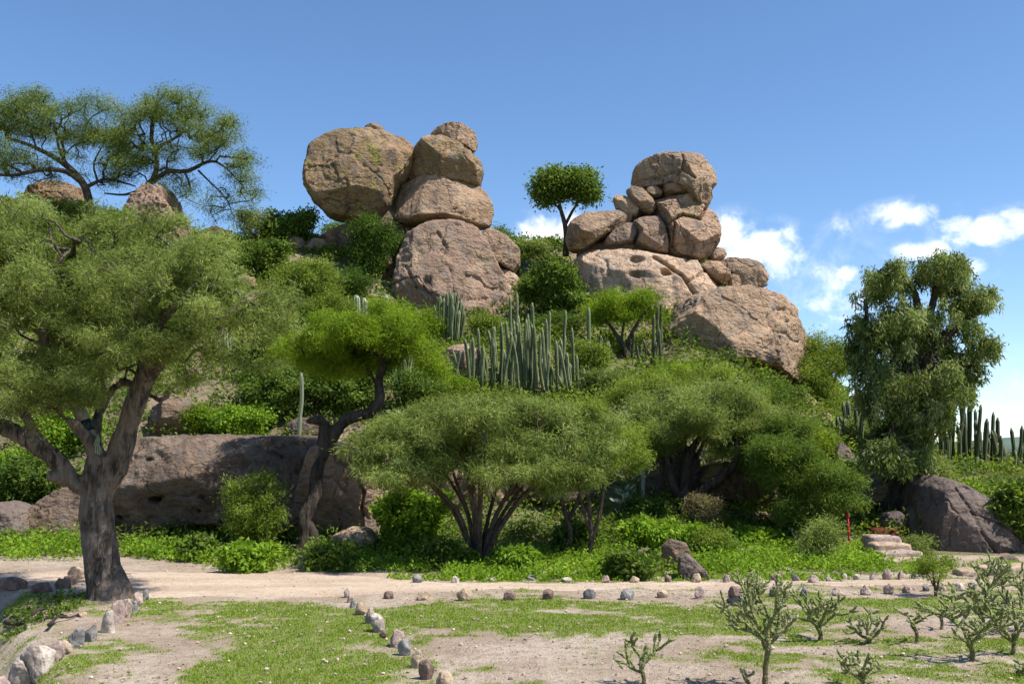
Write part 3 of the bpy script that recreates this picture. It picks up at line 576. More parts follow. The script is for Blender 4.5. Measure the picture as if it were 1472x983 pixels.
# ---------------------------------------------------------------- plants
def norm(a): return a/np.maximum(np.linalg.norm(a, axis=-1, keepdims=True), 1e-9)
def cat_rom(P, step):
    P = np.array(P, float); Q = np.vstack([2*P[0]-P[1], P, 2*P[-1]-P[-2]]); out = []
    for i in range(1, len(Q)-2):
        n = max(2, int(np.linalg.norm(Q[i+1][:3]-Q[i][:3])/step))
        for k in range(n):
            t_ = k/n; a, b, c, d = Q[i-1], Q[i], Q[i+1], Q[i+2]
            out.append(.5*((2*b)+(-a+c)*t_+(2*a-5*b+4*c-d)*t_*t_+(-a+3*b-3*c+d)*t_**3))
    out.append(Q[-2]); return np.array(out)
def tube(P, rad, sides=10, cap=True, ribs=0, ribamp=0.0):
    P = np.array(P, float); rad = np.array(rad, float); T = norm(np.gradient(P, axis=0))
    u = np.array([1,0,0.]) if abs(T[0][0]) < .8 else np.array([0,1.,0]); N = []
    for t_ in T:
        u = u - t_*np.dot(u, t_); u = u/np.linalg.norm(u); N.append(u.copy())
    N = np.array(N); B = np.cross(T, N); a = np.arange(sides)*2*math.pi/sides
    rr = 1+ribamp*np.cos(a*ribs) if ribs else np.ones(sides)
    V = P[:,None,:] + rad[:,None,None]*(rr*np.cos(a))[None,:,None]*N[:,None,:] + rad[:,None,None]*(rr*np.sin(a))[None,:,None]*B[:,None,:]
    n = len(P); V = V.reshape(-1, 3); i = np.arange(n-1)[:,None]*sides; j = np.arange(sides)[None,:]; j2 = (j+1)%sides
    F = np.stack([(i+j), (i+j2), (i+j2+sides), (i+j+sides)], -1).reshape(-1, 4)
    if cap:
        V = np.vstack([V, P[0], P[-1]]); j = np.arange(sides); j2 = (j+1)%sides
        F3 = np.vstack([np.stack([j2, j, np.full(sides, n*sides)], 1), np.stack([j+(n-1)*sides, j2+(n-1)*sides, np.full(sides, n*sides+1)], 1)])
        return V, F, F3
    return V, F, np.zeros((0,3), int)
def join(parts):
    Vs, F4, F3, o = [], [], [], 0
    for V, f4, f3 in parts:
        Vs.append(V); F4.append(np.asarray(f4)+o if len(f4) else np.zeros((0,4), int)); F3.append(np.asarray(f3)+o if len(f3) else np.zeros((0,3), int)); o += len(V)
    return np.vstack(Vs), [np.vstack(F4), np.vstack(F3)]
def remeshed(name, V, F, voxel, mat, parent, o, disp=None):
    ob = mkmesh(name, V, F, mat, parent, o)
    md = ob.modifiers.new('r', 'REMESH'); md.mode = 'VOXEL'; md.voxel_size = voxel; md.use_smooth_shade = True
    dg = bpy.context.evaluated_depsgraph_get(); me = bpy.data.meshes.new_from_object(ob.evaluated_get(dg)); ob.modifiers.clear()
    old = ob.data; ob.data = me; bpy.data.meshes.remove(old); me.name = name
    if not me.materials: me.materials.append(mat)
    n = len(me.vertices); co = np.zeros(n*3, np.float32); me.vertices.foreach_get('co', co); co = co.reshape(-1,3)
    nr = np.zeros(n*3, np.float32); me.vertices.foreach_get('normal', nr); nr = nr.reshape(-1,3)
    if disp: co = co + nr*disp(co.astype(float))[:,None]
    me.vertices.foreach_set('co', co.astype(np.float32).ravel()); me.update()
    return ob
def edges_mesh(A, B, ra, rb, k=4):
    T = norm(B-A); ref = np.where(np.abs(T[:,2:3]) < .9, np.array([[0,0,1.]]), np.array([[1.,0,0]])); N = norm(np.cross(T, ref)); Bn = np.cross(T, N)
    a = np.arange(k)*2*math.pi/k
    ring = np.cos(a)[None,:,None]*N[:,None,:] + np.sin(a)[None,:,None]*Bn[:,None,:]
    V = np.concatenate([A[:,None]+ring*ra[:,None,None], B[:,None]+ring*rb[:,None,None]], 1).reshape(-1,3)
    b0 = (np.arange(len(A))*2*k)[:,None]; j = np.arange(k)[None,:]; j2 = (j+1)%k
    F = np.stack([b0+j, b0+j2, b0+j2+k, b0+j+k], -1).reshape(-1,4)
    return V, F
def leaves(name, C, D, L, Wd, mat, parent, o, tint, shape='tri', roll=None):
    C = np.asarray(C); n = len(C); D = norm(D)
    r = norm(rng.normal(size=(n,3))) if roll is None else roll
    Sd = norm(np.cross(D, r)); L = np.broadcast_to(L, n)[:,None]; Wd = np.broadcast_to(Wd, n)[:,None]
    if shape == 'tri':
        V = np.stack([C-Sd*Wd/2, C+Sd*Wd/2, C+D*L], 1).reshape(-1,3); F = np.arange(3*n).reshape(-1,3)
    else:
        V = np.stack([C, C+D*L*.45+Sd*Wd/2, C+D*L, C+D*L*.45-Sd*Wd/2], 1).reshape(-1,3); F = np.arange(4*n).reshape(-1,4)
    return mkmesh(name, V, F, M[mat] if isinstance(mat, str) else mat, parent, o, smooth=False, tint=np.clip(tint, 0, 1))

def grow(limbs, blobs, ntip, step, jitter=.25, up=.15, seed=0):
    """limbs: list of arrays (n,4) xyz r in metres; blobs: (centre, radii, weight). returns nodes, parents, tips"""
    r = np.random.default_rng(seed)
    N, par, lim = [], [], []
    for Lm in limbs:
        st = len(N)
        # join to the nearest earlier node
        p0 = -1
        if st: p0 = int(np.argmin(np.linalg.norm(np.array(N)-Lm[0,:3], axis=1)))
        for k in range(len(Lm)): N.append(Lm[k,:3]); par.append(p0 if k == 0 else len(N)-2); lim.append(Lm[k,3])
    wts = np.array([b[2] if len(b) > 2 else b[1][0]*b[1][1]*b[1][2] for b in blobs]); wts = wts/wts.sum(); T = []
    for k in r.choice(len(blobs), ntip, p=wts):
        c, rd = blobs[k][0], blobs[k][1]; d = norm(r.normal(size=3)); q = r.uniform(.12, 1)**.42
        T.append(np.array(c)+d*np.array(rd)*q*(1.18 if r.random() < .08 else 1))
    T = np.array(T); sc0 = np.mean([np.mean(b[1]) for b in blobs]); nz_ = fbm(T/(sc0*.55)+seed*.37, 3, 5)
    T = T[np.argsort(-nz_)[:ntip]]; T = T[r.permutation(len(T))]; N = np.array(N); cap = 40000
    A = np.zeros((cap, 3)); n = len(N); A[:n] = N; par = par + [0]*(cap-n); lim = lim + [0]*(cap-n)
    rootd = np.zeros(cap)
    for i in range(n): rootd[i] = 0 if par[i] < 0 else rootd[par[i]]+np.linalg.norm(A[i]-A[par[i]])
    dist = np.min([np.linalg.norm(T-A[i], axis=1) for i in range(0, n, 2)], axis=0); order = np.argsort(dist); tips = []
    for ti in order:
        p = T[ti]; d = np.linalg.norm(A[:n]-p, axis=1); j = int(np.argmin(d + .12*rootd[:n])); L = d[j]
        if L < step*.3: tips.append(j); continue
        k = max(1, int(L/step)); a = A[j].copy(); off = r.normal(size=3)*jitter*L*.5; off[2] += up*L*.3; pr = j
        for s in range(1, k+1):
            u = s/k; A[n] = a*(1-u)+p*u + off*math.sin(math.pi*u)*.6 + (r.normal(size=3)*step*.14 if s < k else 0)
            par[n] = pr; rootd[n] = rootd[pr]+L/k; pr = n; n += 1
            if n >= cap-60: break
        tips.append(n-1)
        if n >= cap-60: break
    par = np.array(par[:n]); cnt = np.zeros(n); cnt[tips] = 1
    for i in range(n-1, -1, -1):
        if par[i] >= 0 and par[i] < i: cnt[par[i]] += cnt[i]
    return A[:n], par, cnt, np.array(tips), np.array(lim[:n])

def plant(name, label, cat, base, limbs, blobs, mat, bark, ntip=200, step=.25, nleaf=20000, L=.08, Wd=.014, spread=.12, shape='tri', droop=.2, tip_r=.004, pw=.5, seed=1,
          group=None, trunk_sides=12, trunk_remesh=0, tintf=None, strands=0, parts=('trunk','branches','crown'), outward=.6, jitter=.25, clump=1.0, maxr=.05, bark_disp=None, nsub=14, fs=(.2,.42)):
    """limbs: list of lists of (px,py,D,r) ; blobs: (px,py,D,rx_px,ry_px,rdepth_m[,weight])"""
    lm = []
    for l in limbs:
        pts = [list(W(a[0], a[1], a[2]))+[a[3]] for a in l]; lm.append(cat_rom(pts, step))
    bl = []
    for b in blobs:
        k = b[2]/FPX*1.01; c = W(b[0], b[1], b[2]); e = [(np.array(c)), (b[3]*k, b[5], b[4]*k)]
        if len(b) > 6: e.append(b[6]*b[3]*k*b[5]*b[4]*k)
        else: e.append(b[3]*k*b[5]*b[4]*k)
        bl.append(e)
    gs = np.random.default_rng(seed+5); sb = []
    for b in bl:
        n_ = nsub
        for _ in range(n_):
            f = gs.uniform(*fs); c2 = b[0] + norm(gs.normal(size=3))*np.array(b[1])*gs.uniform(.25, .9)
            sb.append([c2, tuple(np.array(b[1])*f*np.array([1.1, 1.1, .85])), b[2]/n_])
        sb.append([b[0], b[1], b[2]*.12])
    bl = sb
    A, par, cnt, tips, lim = grow(lm, bl, ntip, step, jitter, seed=seed)
    o = np.array(base) if base is not None else np.array(lm[0][0][:3])
    root = empty(name, tuple(o)); tag(root, label, cat, group)
    nl = sum(len(x) for x in lm); r = np.minimum(tip_r*np.maximum(cnt, 1)**pw, maxr)
    if parts[0]:
        tb = [tube(x[:,:3], np.maximum(x[:,3], .004), trunk_sides) for x in lm]; V, F = join(tb)
        if trunk_remesh: remeshed(parts[0], V, F, trunk_remesh, M[bark], root, o, bark_disp)
        else: mkmesh(parts[0], V, F, M[bark], root, o)
    idx = np.arange(nl, len(A)); idx = idx[par[idx] >= 0]
    if len(idx) and parts[1]:
        pa = par[idx]; ra = np.where(pa < nl, r[idx], r[pa]); V, F = edges_mesh(A[pa], A[idx], ra, r[idx], 4)
        mkmesh(parts[1], V, F, M[bark], root, o)
    # foliage along the fine twigs
    g = np.random.default_rng(seed+99)
    fine = idx[cnt[idx] <= 3]; 
    if len(fine) == 0: fine = tips
    tc_ = np.array([b[0] for b in bl]).mean(0)
    pick = g.choice(fine, nleaf); u = g.random(nleaf)[:,None]; base_ = A[par[pick]]*(1-u)+A[pick]*u
    off = g.normal(size=(nleaf,3))*spread*np.array([1,1,.7]); C = base_+off
    if strands:
        hang = g.random(nleaf)**1.3*strands; key = (pick*7919+(g.random(nleaf)*4).astype(int)*131) % 1009
        ang = key*2.4; C = base_ + np.stack([np.cos(ang)*spread, np.sin(ang)*spread, -hang], 1) + g.normal(size=(nleaf,3))*.045
    dirs = g.normal(size=(nleaf,3)); dirs = norm(dirs) + outward*norm(off+1e-6) + np.array([0,0,-droop*1.6])
    cl = hash3(pick, pick*0, pick*0, seed)
    zc = (C[:,2]-C[:,2].min())/(np.ptp(C[:,2])+1e-6)
    tint = .5 + (cl-.5)*.8 + g.normal(size=nleaf)*.16
    if tintf: tint = tintf(C, tint)
    leaves(parts[2], C, dirs, L*g.uniform(.6, 1.25, nleaf), Wd, mat, root, o, tint, shape)
    return root
# ---------------------------------------------------------------- trees
bd = lambda co: (fbm(co*np.array([7,7,1.4]), 4, 71, .55, ridge=True)*.030 + fbm(co*3, 2, 72)*.035)
D1 = hit(158, 860).y
b1 = hit(158, 860)
root = plant('mesquite_tree', 'big old mesquite with furrowed forked trunk standing behind the left stone border', 'tree', b1,
 [[(160,874,D1,0.378),(158,852,D1,0.279),(150,820,D1,0.225),(144,780,D1,0.203),(139,730,D1,0.194),(139,690,D1,0.203),(150,655,D1,0.189)],
  [(146,720,D1,0.131),(165,670,D1,0.148),(183,615,D1-.05,0.135),(198,570,D1-.1,0.123),(212,535,D1-.15,0.115),(213,505,D1-.2,0.0984),(205,475,D1-.2,0.0902),(190,430,D1-.2,0.0656),(150,380,D1-.3,0.041),(120,340,D1-.2,0.0246)],
  [(207,545,D1-.15,0.0738),(228,525,D1-.2,0.0615),(250,515,D1-.3,0.041),(266,520,D1-.3,0.0205)],
  [(210,500,D1-.2,0.0656),(240,450,D1-.4,0.0492),(290,415,D1-.6,0.0369),(340,420,D1-.8,0.0246),(380,450,D1-.9,0.0148)],
  [(205,475,D1-.2,0.0574),(240,400,D1+.4,0.041),(280,350,D1+.8,0.0287),(320,330,D1+1,0.0164)],
  [(138,705,D1,0.123),(112,698,D1-.1,0.115),(88,668,D1-.2,0.102),(55,640,D1-.35,0.0943),(15,618,D1-.5,0.0902),(-50,600,D1-.7,0.0738),(-120,570,D1-.8,0.0492)],
  [(95,690,D1-.15,0.0902),(72,683,D1-.35,0.0492)],
  [(55,640,D1-.35,0.0574),(20,560,D1-.6,0.041),(-20,480,D1-.8,0.0328),(-60,420,D1-1,0.0246)],
  [(145,670,D1,0.107),(132,640,D1-.1,0.082),(112,615,D1-.2,0.0574),(92,600,D1-.25,0.041),(75,585,D1-.3,0.0246)],
  [(140,660,D1,0.082),(138,610,D1+.3,0.0492),(152,575,D1+.5,0.041),(178,548,D1+.5,0.0369),(230,575,D1+.5,0.0246),(245,560,D1+.5,0.0164)],
  [(92,600,D1-.25,0.0328),(70,520,D1-.5,0.0328),(60,430,D1-.7,0.0246),(90,370,D1-.5,0.0164)],
  [(152,575,D1+.5,0.0328),(140,520,D1+.9,0.0287),(110,460,D1+1.2,0.0246)]],
 [(110,430,D1,170,100,2.2),(280,410,D1-.3,130,80,1.8),(20,380,D1,130,80,2),(350,470,D1-.6,85,70,1.2,.7),(180,340,D1+.3,120,50,1.6,.8),(60,520,D1-.3,110,60,1.4,.8),(-80,450,D1,90,120,1.8),
  (60,555,D1-1.1,120,46,.9,1.1),(235,485,D1-.9,85,45,.9,.8),(150,500,D1-1.0,70,36,.8,.5),(250,540,D1,60,45,1.0,.22),(-20,300,D1+.4,90,40,1.4,.8),(60,590,D1-.6,70,35,.7,.4),(400,430,D1-.6,55,40,.9,.5)],
 'sage', 'bark', ntip=2600, step=.17, nleaf=235000, L=.08, Wd=.013, spread=.075, droop=.12, seed=3, tip_r=.0035, maxr=.035, jitter=.45, trunk_remesh=.022, bark_disp=bd,
 tintf=lambda C, t_: t_ + .22*fbm(C/.8, 2, 81))
# sawn stub in the fork
p_ = [list(W(x, y, D1-.02)) for x, y in [(141,668),(126,618),(112,588),(100,566)]]; V, f4, f3 = tube(cat_rom([a+[0] for a in p_], .08)[:,:3], np.interp(np.linspace(0,1,len(cat_rom([a+[0] for a in p_], .08))), [0,1], [.09,.085]), 14)
V = V + np.random.default_rng(2).normal(size=V.shape)*.004
tag(mkmesh('stub', V, [f4, f3], M['bark_pale'], root, b1), 'pale lichened broken stub')
p_ = np.array([list(W(x, y, D1-.03)) for x, y in [(127,621),(120,606)]]); V, f4, f3 = tube(p_, [.098,.096], 16)
bm_, t, b = base_mat('dark_wrap'); b.inputs['Base Color'].default_value = (.01,.02,.022,1); b.inputs['Roughness'].default_value = .35
tag(mkmesh('wrap', V, [f4, f3], bm_, root, b1), 'dark glossy wrap round the stub')

def autotree(label, px, py, blobs, mat, bark='bark_dark', name='mesquite_tree', cat='tree', D=None, r0=.12, stems=None, dl=1.0, density=1.0, limbs=None, **kw):
    """tree whose base is found on the slope under its pixel; blobs carry depth offsets from the base"""
    h = hit(px, py); D = D or h.y
    bl = [(b[0], b[1], D+b[2], *b[3:]) for b in blobs]
    if limbs is None:
        limbs = []
        n = stems or 3
        for k in range(n):
            b = blobs[k % len(blobs)]; u = (k+.5)/n*2-1
            ex = b[0]+u*b[3]*.3; ey = b[1]+b[4]*.35
            mx = px*(1-.45)+ex*.45; my = py*.5+ey*.5
            limbs.append([(px+u*2, py+3, D, r0*.9), (px*.8+ex*.2+u*3, py*.75+ey*.25, D+u*.1, r0*.75), (mx, my, D+b[2]*.4, r0*.6), (ex, ey, D+b[2]*.8, r0*.35), ((ex+b[0])/2, b[1], D+b[2], r0*.15)])
    else: limbs = [[(a[0], a[1], D+a[2], a[3]) for a in l] for l in limbs]
    area = sum(b[3]*b[4]*3.14 for b in blobs)       # photo pixels
    pm_ = D/FPX
    kw.setdefault('L', max(.085, 5.2*pm_)); kw.setdefault('Wd', max(.013, 1.25*pm_)); kw.setdefault('step', max(.15, 9*pm_))
    kw.setdefault('spread', 8*pm_); kw.setdefault('nleaf', int(area*1.5*density)); kw.setdefault('ntip', int(min(900, max(40, area/75)))); kw.setdefault('tip_r', .35*pm_)
    return plant(name, label, cat, W(px, py, D) if D != h.y else h, limbs, bl, mat, bark, seed=int(px*7+py) % 9973, maxr=r0*.6, **kw)

# hilltop mesquites
autotree('dark limbed mesquite on the skyline at the far left, its crown cut by the frame', 130, 312,
 [(40,165,0,90,42,2),(115,185,0,75,42,1.8),(0,225,-.5,75,35,1.5,.6),(180,225,.3,50,32,1.5,.7),(-60,190,0,80,60,2),(140,150,0,40,20,1),(60,235,-.3,80,28,1.5,.5),(150,245,.2,50,28,1.3,.6)], 'olive', D=39, r0=.22,
 limbs=[[(131,318,0,0.186),(128,290,0,0.167),(120,265,0,0.149),(98,240,0,0.124),(70,222,0,0.093),(35,206,0,0.0744),(12,200,0,0.0558)],
        [(120,265,0,0.105),(95,247,-.3,0.0992),(60,244,-.5,0.0868),(20,252,-.6,0.062),(-20,250,-.6,0.0372)],[(35,250,-.5,0.0496),(10,236,-.7,0.0372),(-20,222,-.8,0.0248)],
        [(98,240,0,0.0744),(85,215,.2,0.0558),(80,185,.3,0.0434),(72,160,.4,0.0248)],[(122,270,0,0.0868),(150,258,.3,0.062),(175,262,.4,0.0434),(195,268,.4,0.0248)],[(140,260,.2,0.0496),(135,235,.3,0.0372),(150,205,.4,0.0248)],[(52,212,0,0.0434),(45,190,0,0.031),(40,170,0,0.0186)]],
 density=1.25, nleaf=60000, ntip=1000, jitter=.5, spread=.2, L=.13, Wd=.024)
autotree('spreading skyline mesquite with bare dark limbs reaching right over the outcrop', 205, 285,
 [(238,172,0,62,38,1.8),(300,195,0,52,40,1.6),(345,245,0,35,42,1.2,.8),(190,205,0,45,45,1.5),(315,290,0,55,30,1,.4),(280,150,0,40,22,1,.6),(370,270,0,18,28,.8,.5),(250,262,0,50,24,1,.5),(220,225,0,60,35,1.4,.7),(345,290,0,30,25,.8,.5)], 'olive', D=39.6, r0=.18,
 limbs=[[(190,292,0,0.124),(205,272,0,0.124),(220,258,0,0.118),(226,235,0,0.093),(224,215,0,0.0744),(240,205,0,0.062),(262,190,0,0.0372),(262,165,0,0.0186)],
        [(220,262,0,0.093),(240,247,0,0.0992),(270,246,0,0.0868),(300,232,0,0.062),(320,238,0,0.0434),(345,262,0,0.0248)],[(205,272,0,0.0744),(180,280,0,0.0496),(150,278,0,0.031)],
        [(265,247,0,0.0434),(273,265,0,0.0341),(270,278,0,0.031),(255,285,0,0.0186)],[(285,245,0,0.0434),(305,265,0,0.031),(325,285,0,0.0248),(335,310,0,0.0124)],[(224,220,0,0.0496),(205,205,0,0.0372),(195,185,0,0.0248)],[(300,232,0,0.031),(315,210,0,0.0248),(310,185,0,0.0124)]],
 nleaf=46000, ntip=950, jitter=.5, spread=.2, L=.13, Wd=.024)
# the twisted tree in front of the cliff
def T(*a, **k): return autotree(*a, **k)
T('twisted dark trunked mesquite leaning against the cliff with a yellow green crown', 436, 788,
 [(520,488,.3,92,42,1.7),(590,492,.3,40,34,1.2,.9),(465,482,.5,45,36,1.4,.9),(560,452,.3,34,20,.9),(500,525,.4,60,24,1.2,.6),(425,505,.7,38,26,1.2,.8),(622,520,.3,26,24,1,.8)], 'bright', 'bark_dark', r0=.15,
 limbs=[[(434,796,0,.15),(439,770,0,.12),(438,745,0,.125),(453,710,.1,.12),(456,675,.1,.115),(470,640,.1,.105),(474,612,.1,.10)],[(466,640,.1,.11),(466,608,0,.1),(452,604,-.1,.08),(440,606,-.1,.05)],
   [(470,650,.1,.1),(488,612,.1,.11),(505,600,.1,.1),(530,594,.1,.1),(545,578,.1,.09),(545,545,.1,.085),(552,520,.1,.075),(545,510,.1,.06),(530,500,.2,.05),(505,490,.3,.03)],
   [(550,522,.1,.05),(575,500,.2,.04),(592,480,.3,.02)],[(545,560,.1,.05),(520,520,.4,.04),(480,490,.5,.03)],[(440,750,0,.08),(450,765,0,.1),(452,790,0,.1)]],
 density=2.0, nsub=18, fs=(.17,.36), jitter=.5, trunk_remesh=.022, bark_disp=lambda co: fbm(co*np.array([8,8,2.5]), 4, 75, .55, ridge=True)*.022+fbm(co*4, 2, 76)*.03)
# umbrella mesquite in the middle
fan = []
ug = np.random.default_rng(5)
for k, ex in enumerate(np.sort(ug.uniform(575, 810, 18))):
    dd = ug.uniform(-1.1, 1.1); ey = 655+ug.uniform(-12, 18); q = (ex-688)
    fan.append([(686+q*.03, 816, dd*.06, .055), (688+q*.13, 785, dd*.2, .045), (688+q*(.35+ug.uniform(-.06,.06)), 735, dd*.5, .033), (688+q*.72, 690, dd*.8, .025), (ex, ey, dd*1.2, .016), (ex+q*.12, ey-40, dd*1.4, .01)])
T('broad umbrella shaped mesquite fanning many thin stems from one foot', 688, 812,
 [(620,636,0,105,52,1.7),(715,622,0,120,46,1.9),(815,640,0,95,52,1.6),(556,645,0,52,42,1.2),(690,592,.3,105,28,1.3),(585,678,-.9,75,28,1.1,1.1),(690,672,-1.1,70,26,.9,.8),(800,678,-.9,80,30,1.1,1.1),(500,650,.2,20,25,.6,.4)], 'sage', 'bark_red', r0=.1, limbs=fan,
 nleaf=170000, ntip=1700, L=.10, Wd=.017, spread=.085, droop=.3, tintf=lambda C, t_: t_ + .20*fbm(C/.6, 2, 83))
T('slender double stemmed young mesquite right of the umbrella tree', 812, 796,
 [(800,690,0,40,30,.8),(830,660,0,50,35,1)], 'sage', 'bark_red', r0=.05, limbs=[[(813,802,0,.06),(820,770,0,.055),(815,745,0,.05),(805,710,0,.035),(800,680,0,.02)],[(816,750,0,.05),(828,725,0,.04),(842,690,0,.03),(850,665,0,.02)]], density=1.2)
T('light green mesquite with thin upright stems in front of the tall column cactus', 846, 806,
 [(868,640,0,60,48,1.1),(905,650,0,30,35,.8),(850,600,0,50,25,1)], 'olivelite', 'bark_red', r0=.05, limbs=[[(846,812,0,.05),(850,770,0,.045),(846,720,0,.035),(842,680,0,.03),(850,640,0,.02)],[(848,785,0,.04),(862,740,0,.035),(870,690,0,.03),(885,650,0,.015)],[(850,770,0,.03),(838,730,0,.025),(830,690,0,.02)]], density=1.5)
# right hand mesquite
T('wide grey green mesquite below the great overhanging boulder', 985, 742,
 [(1010,602,0,105,46,1.9),(1085,618,0,66,50,1.7),(935,612,0,62,46,1.5),(1000,575,.4,90,28,1.5),(1090,665,0,55,40,1.2,.8)], 'sage', 'bark_dark', r0=.14,
 limbs=[[(985,750,0,.17),(984,720,0,.15),(986,685,0,.12),(990,655,0,.1),(1005,630,0,.06),(1030,600,0,.03)],[(984,730,0,.1),(965,690,0,.09),(958,660,0,.07),(948,630,0,.05),(930,600,0,.03)],[(985,735,0,.12),(1010,705,-.2,.11),(1045,680,-.3,.1),(1060,655,-.3,.08),(1058,620,-.2,.05),(1070,590,0,.03)],[(988,690,0,.07),(1000,660,.2,.05),(1020,620,.2,.03)],[(960,680,0,.06),(975,640,.3,.04),(980,590,.4,.025)]],
 density=1.9, droop=.3)
T('yellow green mesquite crown rising against the great overhanging boulder', 960, 640, [(1000,552,0,85,20,1.6),(910,562,-.3,45,22,1.3),(1075,568,0,45,18,1.2)], 'olivelite', r0=.1, stems=4, density=2.0)
T('bright green thorn tree with drooping sprays left of the cave', 1140, 782,
 [(1130,660,0,60,48,1.3),(1185,700,0,48,45,1.2),(1130,620,.5,40,30,1),(1160,745,-.3,55,30,.9,.7),(1220,720,-.2,22,12,.5,.6)], 'mid', 'bark_dark', r0=.09, stems=4, density=2.0)
# upper trees
T('lone umbrella topped tree standing on the ridge beside the right tower', 812, 366,
 [(800,268,0,30,20,.9),(832,265,0,26,17,.8),(780,284,0,13,17,.5),(845,278,0,11,10,.4),(815,258,0,25,12,.6)], 'mid', 'bark_dark', name='ridge_tree', D=40.3, r0=.1, shape='quad',
 limbs=[[(813,368,0,.14),(814,345,0,.11),(812,322,0,.1),(807,305,0,.08),(802,285,0,.05)],[(812,325,0,.07),(822,305,0,.06),(832,288,0,.04),(834,270,0,.03)],[(807,305,0,.05),(795,290,0,.03),(782,283,0,.02)]], nleaf=15000, ntip=260, L=.16, Wd=.08, spread=.24, tip_r=.009)
T('small flat topped acacia with forked dark trunk in front of the pale slope', 900, 517,
 [(905,440,0,40,22,1.2),(870,445,0,35,30,1.2,.9),(930,432,0,20,12,.7)], 'bright', 'bark_dark', r0=.09, limbs=[[(900,522,0,.11),(898,500,0,.09),(885,480,0,.07),(872,460,0,.04)],[(899,500,0,.08),(908,480,0,.07),(918,462,0,.05),(935,440,0,.02)],[(893,490,0,.05),(897,465,0,.04),(905,445,0,.02)]], density=1.7)
T('airy olive tree behind the great boulder left of the pepper tree', 1186, 592, [(1178,505,0,30,32,1.3),(1168,550,0,32,38,1.3),(1205,515,.4,22,30,1,.8),(1188,575,0,30,25,1.1)], 'olivelite', r0=.09, stems=4, density=1.7)
# pepper tree
T('tall weeping pepper tree above the cave at the right', 1286, 745,
 [(1272,398,0,40,30,1.2),(1350,388,0,44,30,1.3),(1392,428,0,30,30,1.0),(1292,465,0,56,50,1.6),(1378,480,0,38,40,1.3),(1265,545,0,38,52,1.3),(1325,550,0,55,58,1.6),(1390,535,0,24,34,.9),(1290,620,0,46,48,1.4),(1335,600,0,30,30,1.2,.5),(1275,645,-.8,36,24,.9,1.2),(1325,655,-.6,22,26,.8,1.0),(1235,520,.3,16,45,.8,.5),(1255,480,0,28,40,1.1)], 'pepper', 'bark_dark', name='pepper_tree', r0=.2,
 limbs=[[(1284,752,0,.40),(1284,722,0,.36),(1288,690,0,.3),(1292,640,0,.26),(1298,590,0,.22),(1308,530,0,.19),(1318,490,0,.14),(1320,450,0,.1),(1310,410,0,.06),(1285,385,0,.03)],[(1300,570,0,.14),(1345,500,0,.13),(1375,470,0,.1),(1405,450,0,.06),(1425,440,0,.03)],[(1312,510,0,.1),(1340,440,0,.08),(1345,400,0,.05),(1355,375,0,.03)],[(1292,620,0,.12),(1270,560,0,.1),(1250,500,0,.07),(1245,440,0,.04)],[(1300,590,0,.1),(1350,560,.2,.08),(1400,540,.2,.04)],[(1290,650,0,.08),(1280,610,-.5,.06)]],
 nleaf=84000, ntip=1300, nsub=15, fs=(.2,.4), L=.135, Wd=.03, spread=.15, strands=.36, droop=.7, shape='quad', tintf=lambda C, t_: t_ + .18*fbm(C/.9, 2, 85))
# ---------------------------------------------------------------- shrubs
def shrub(label, px, py, w_, h_, mat, kind='fine', dens=1.0, name='shrub', D=None, depth=None, lobes=4, dz=0, stems=3, open_=False, group='shrubs growing among the boulders'):
    h = hit(px, py, 12); D = D or h.y; k = D/FPX; g = np.random.default_rng(int(px*31+py*7))
    dp = depth or w_*.38*k; bl = []
    for i in range(lobes):
        u = (i+.5)/lobes*2-1
        bl.append((px+u*w_*.30, py-h_*(.52+g.uniform(-.08,.14)*(1-abs(u))), g.uniform(-.3,.3)*dp, w_*g.uniform(.20,.30), h_*g.uniform(.34,.44)*(1-.2*abs(u)), dp*.8))
    bl.append((px+g.uniform(-.1,.1)*w_, py-h_*.30, 0, w_*.36, h_*.30, dp*.9))
    kw = {}
    if kind == 'broad': kw = dict(shape='quad', L=max(.10, 5.5*k), Wd=max(.055, 3.0*k), nleaf=int(w_*h_*.62*dens), droop=.25, spread=5.5*k)
    elif kind == 'wispy': kw = dict(L=max(.10, 7*k), Wd=max(.012, 1.1*k), nleaf=int(w_*h_*.75*dens), spread=7*k)
    else: kw = dict(L=max(.07, 4.6*k), Wd=max(.018, 1.5*k), nleaf=int(w_*h_*1.5*dens), spread=6.5*k)
    return autotree(label, px, py, bl, mat, 'bark_dark', name=name, cat='shrub', D=D, r0=max(.025, w_*k*.022), stems=stems, group=group, ntip=int(min(260, max(40, w_*h_/42))), clump=1, **kw)
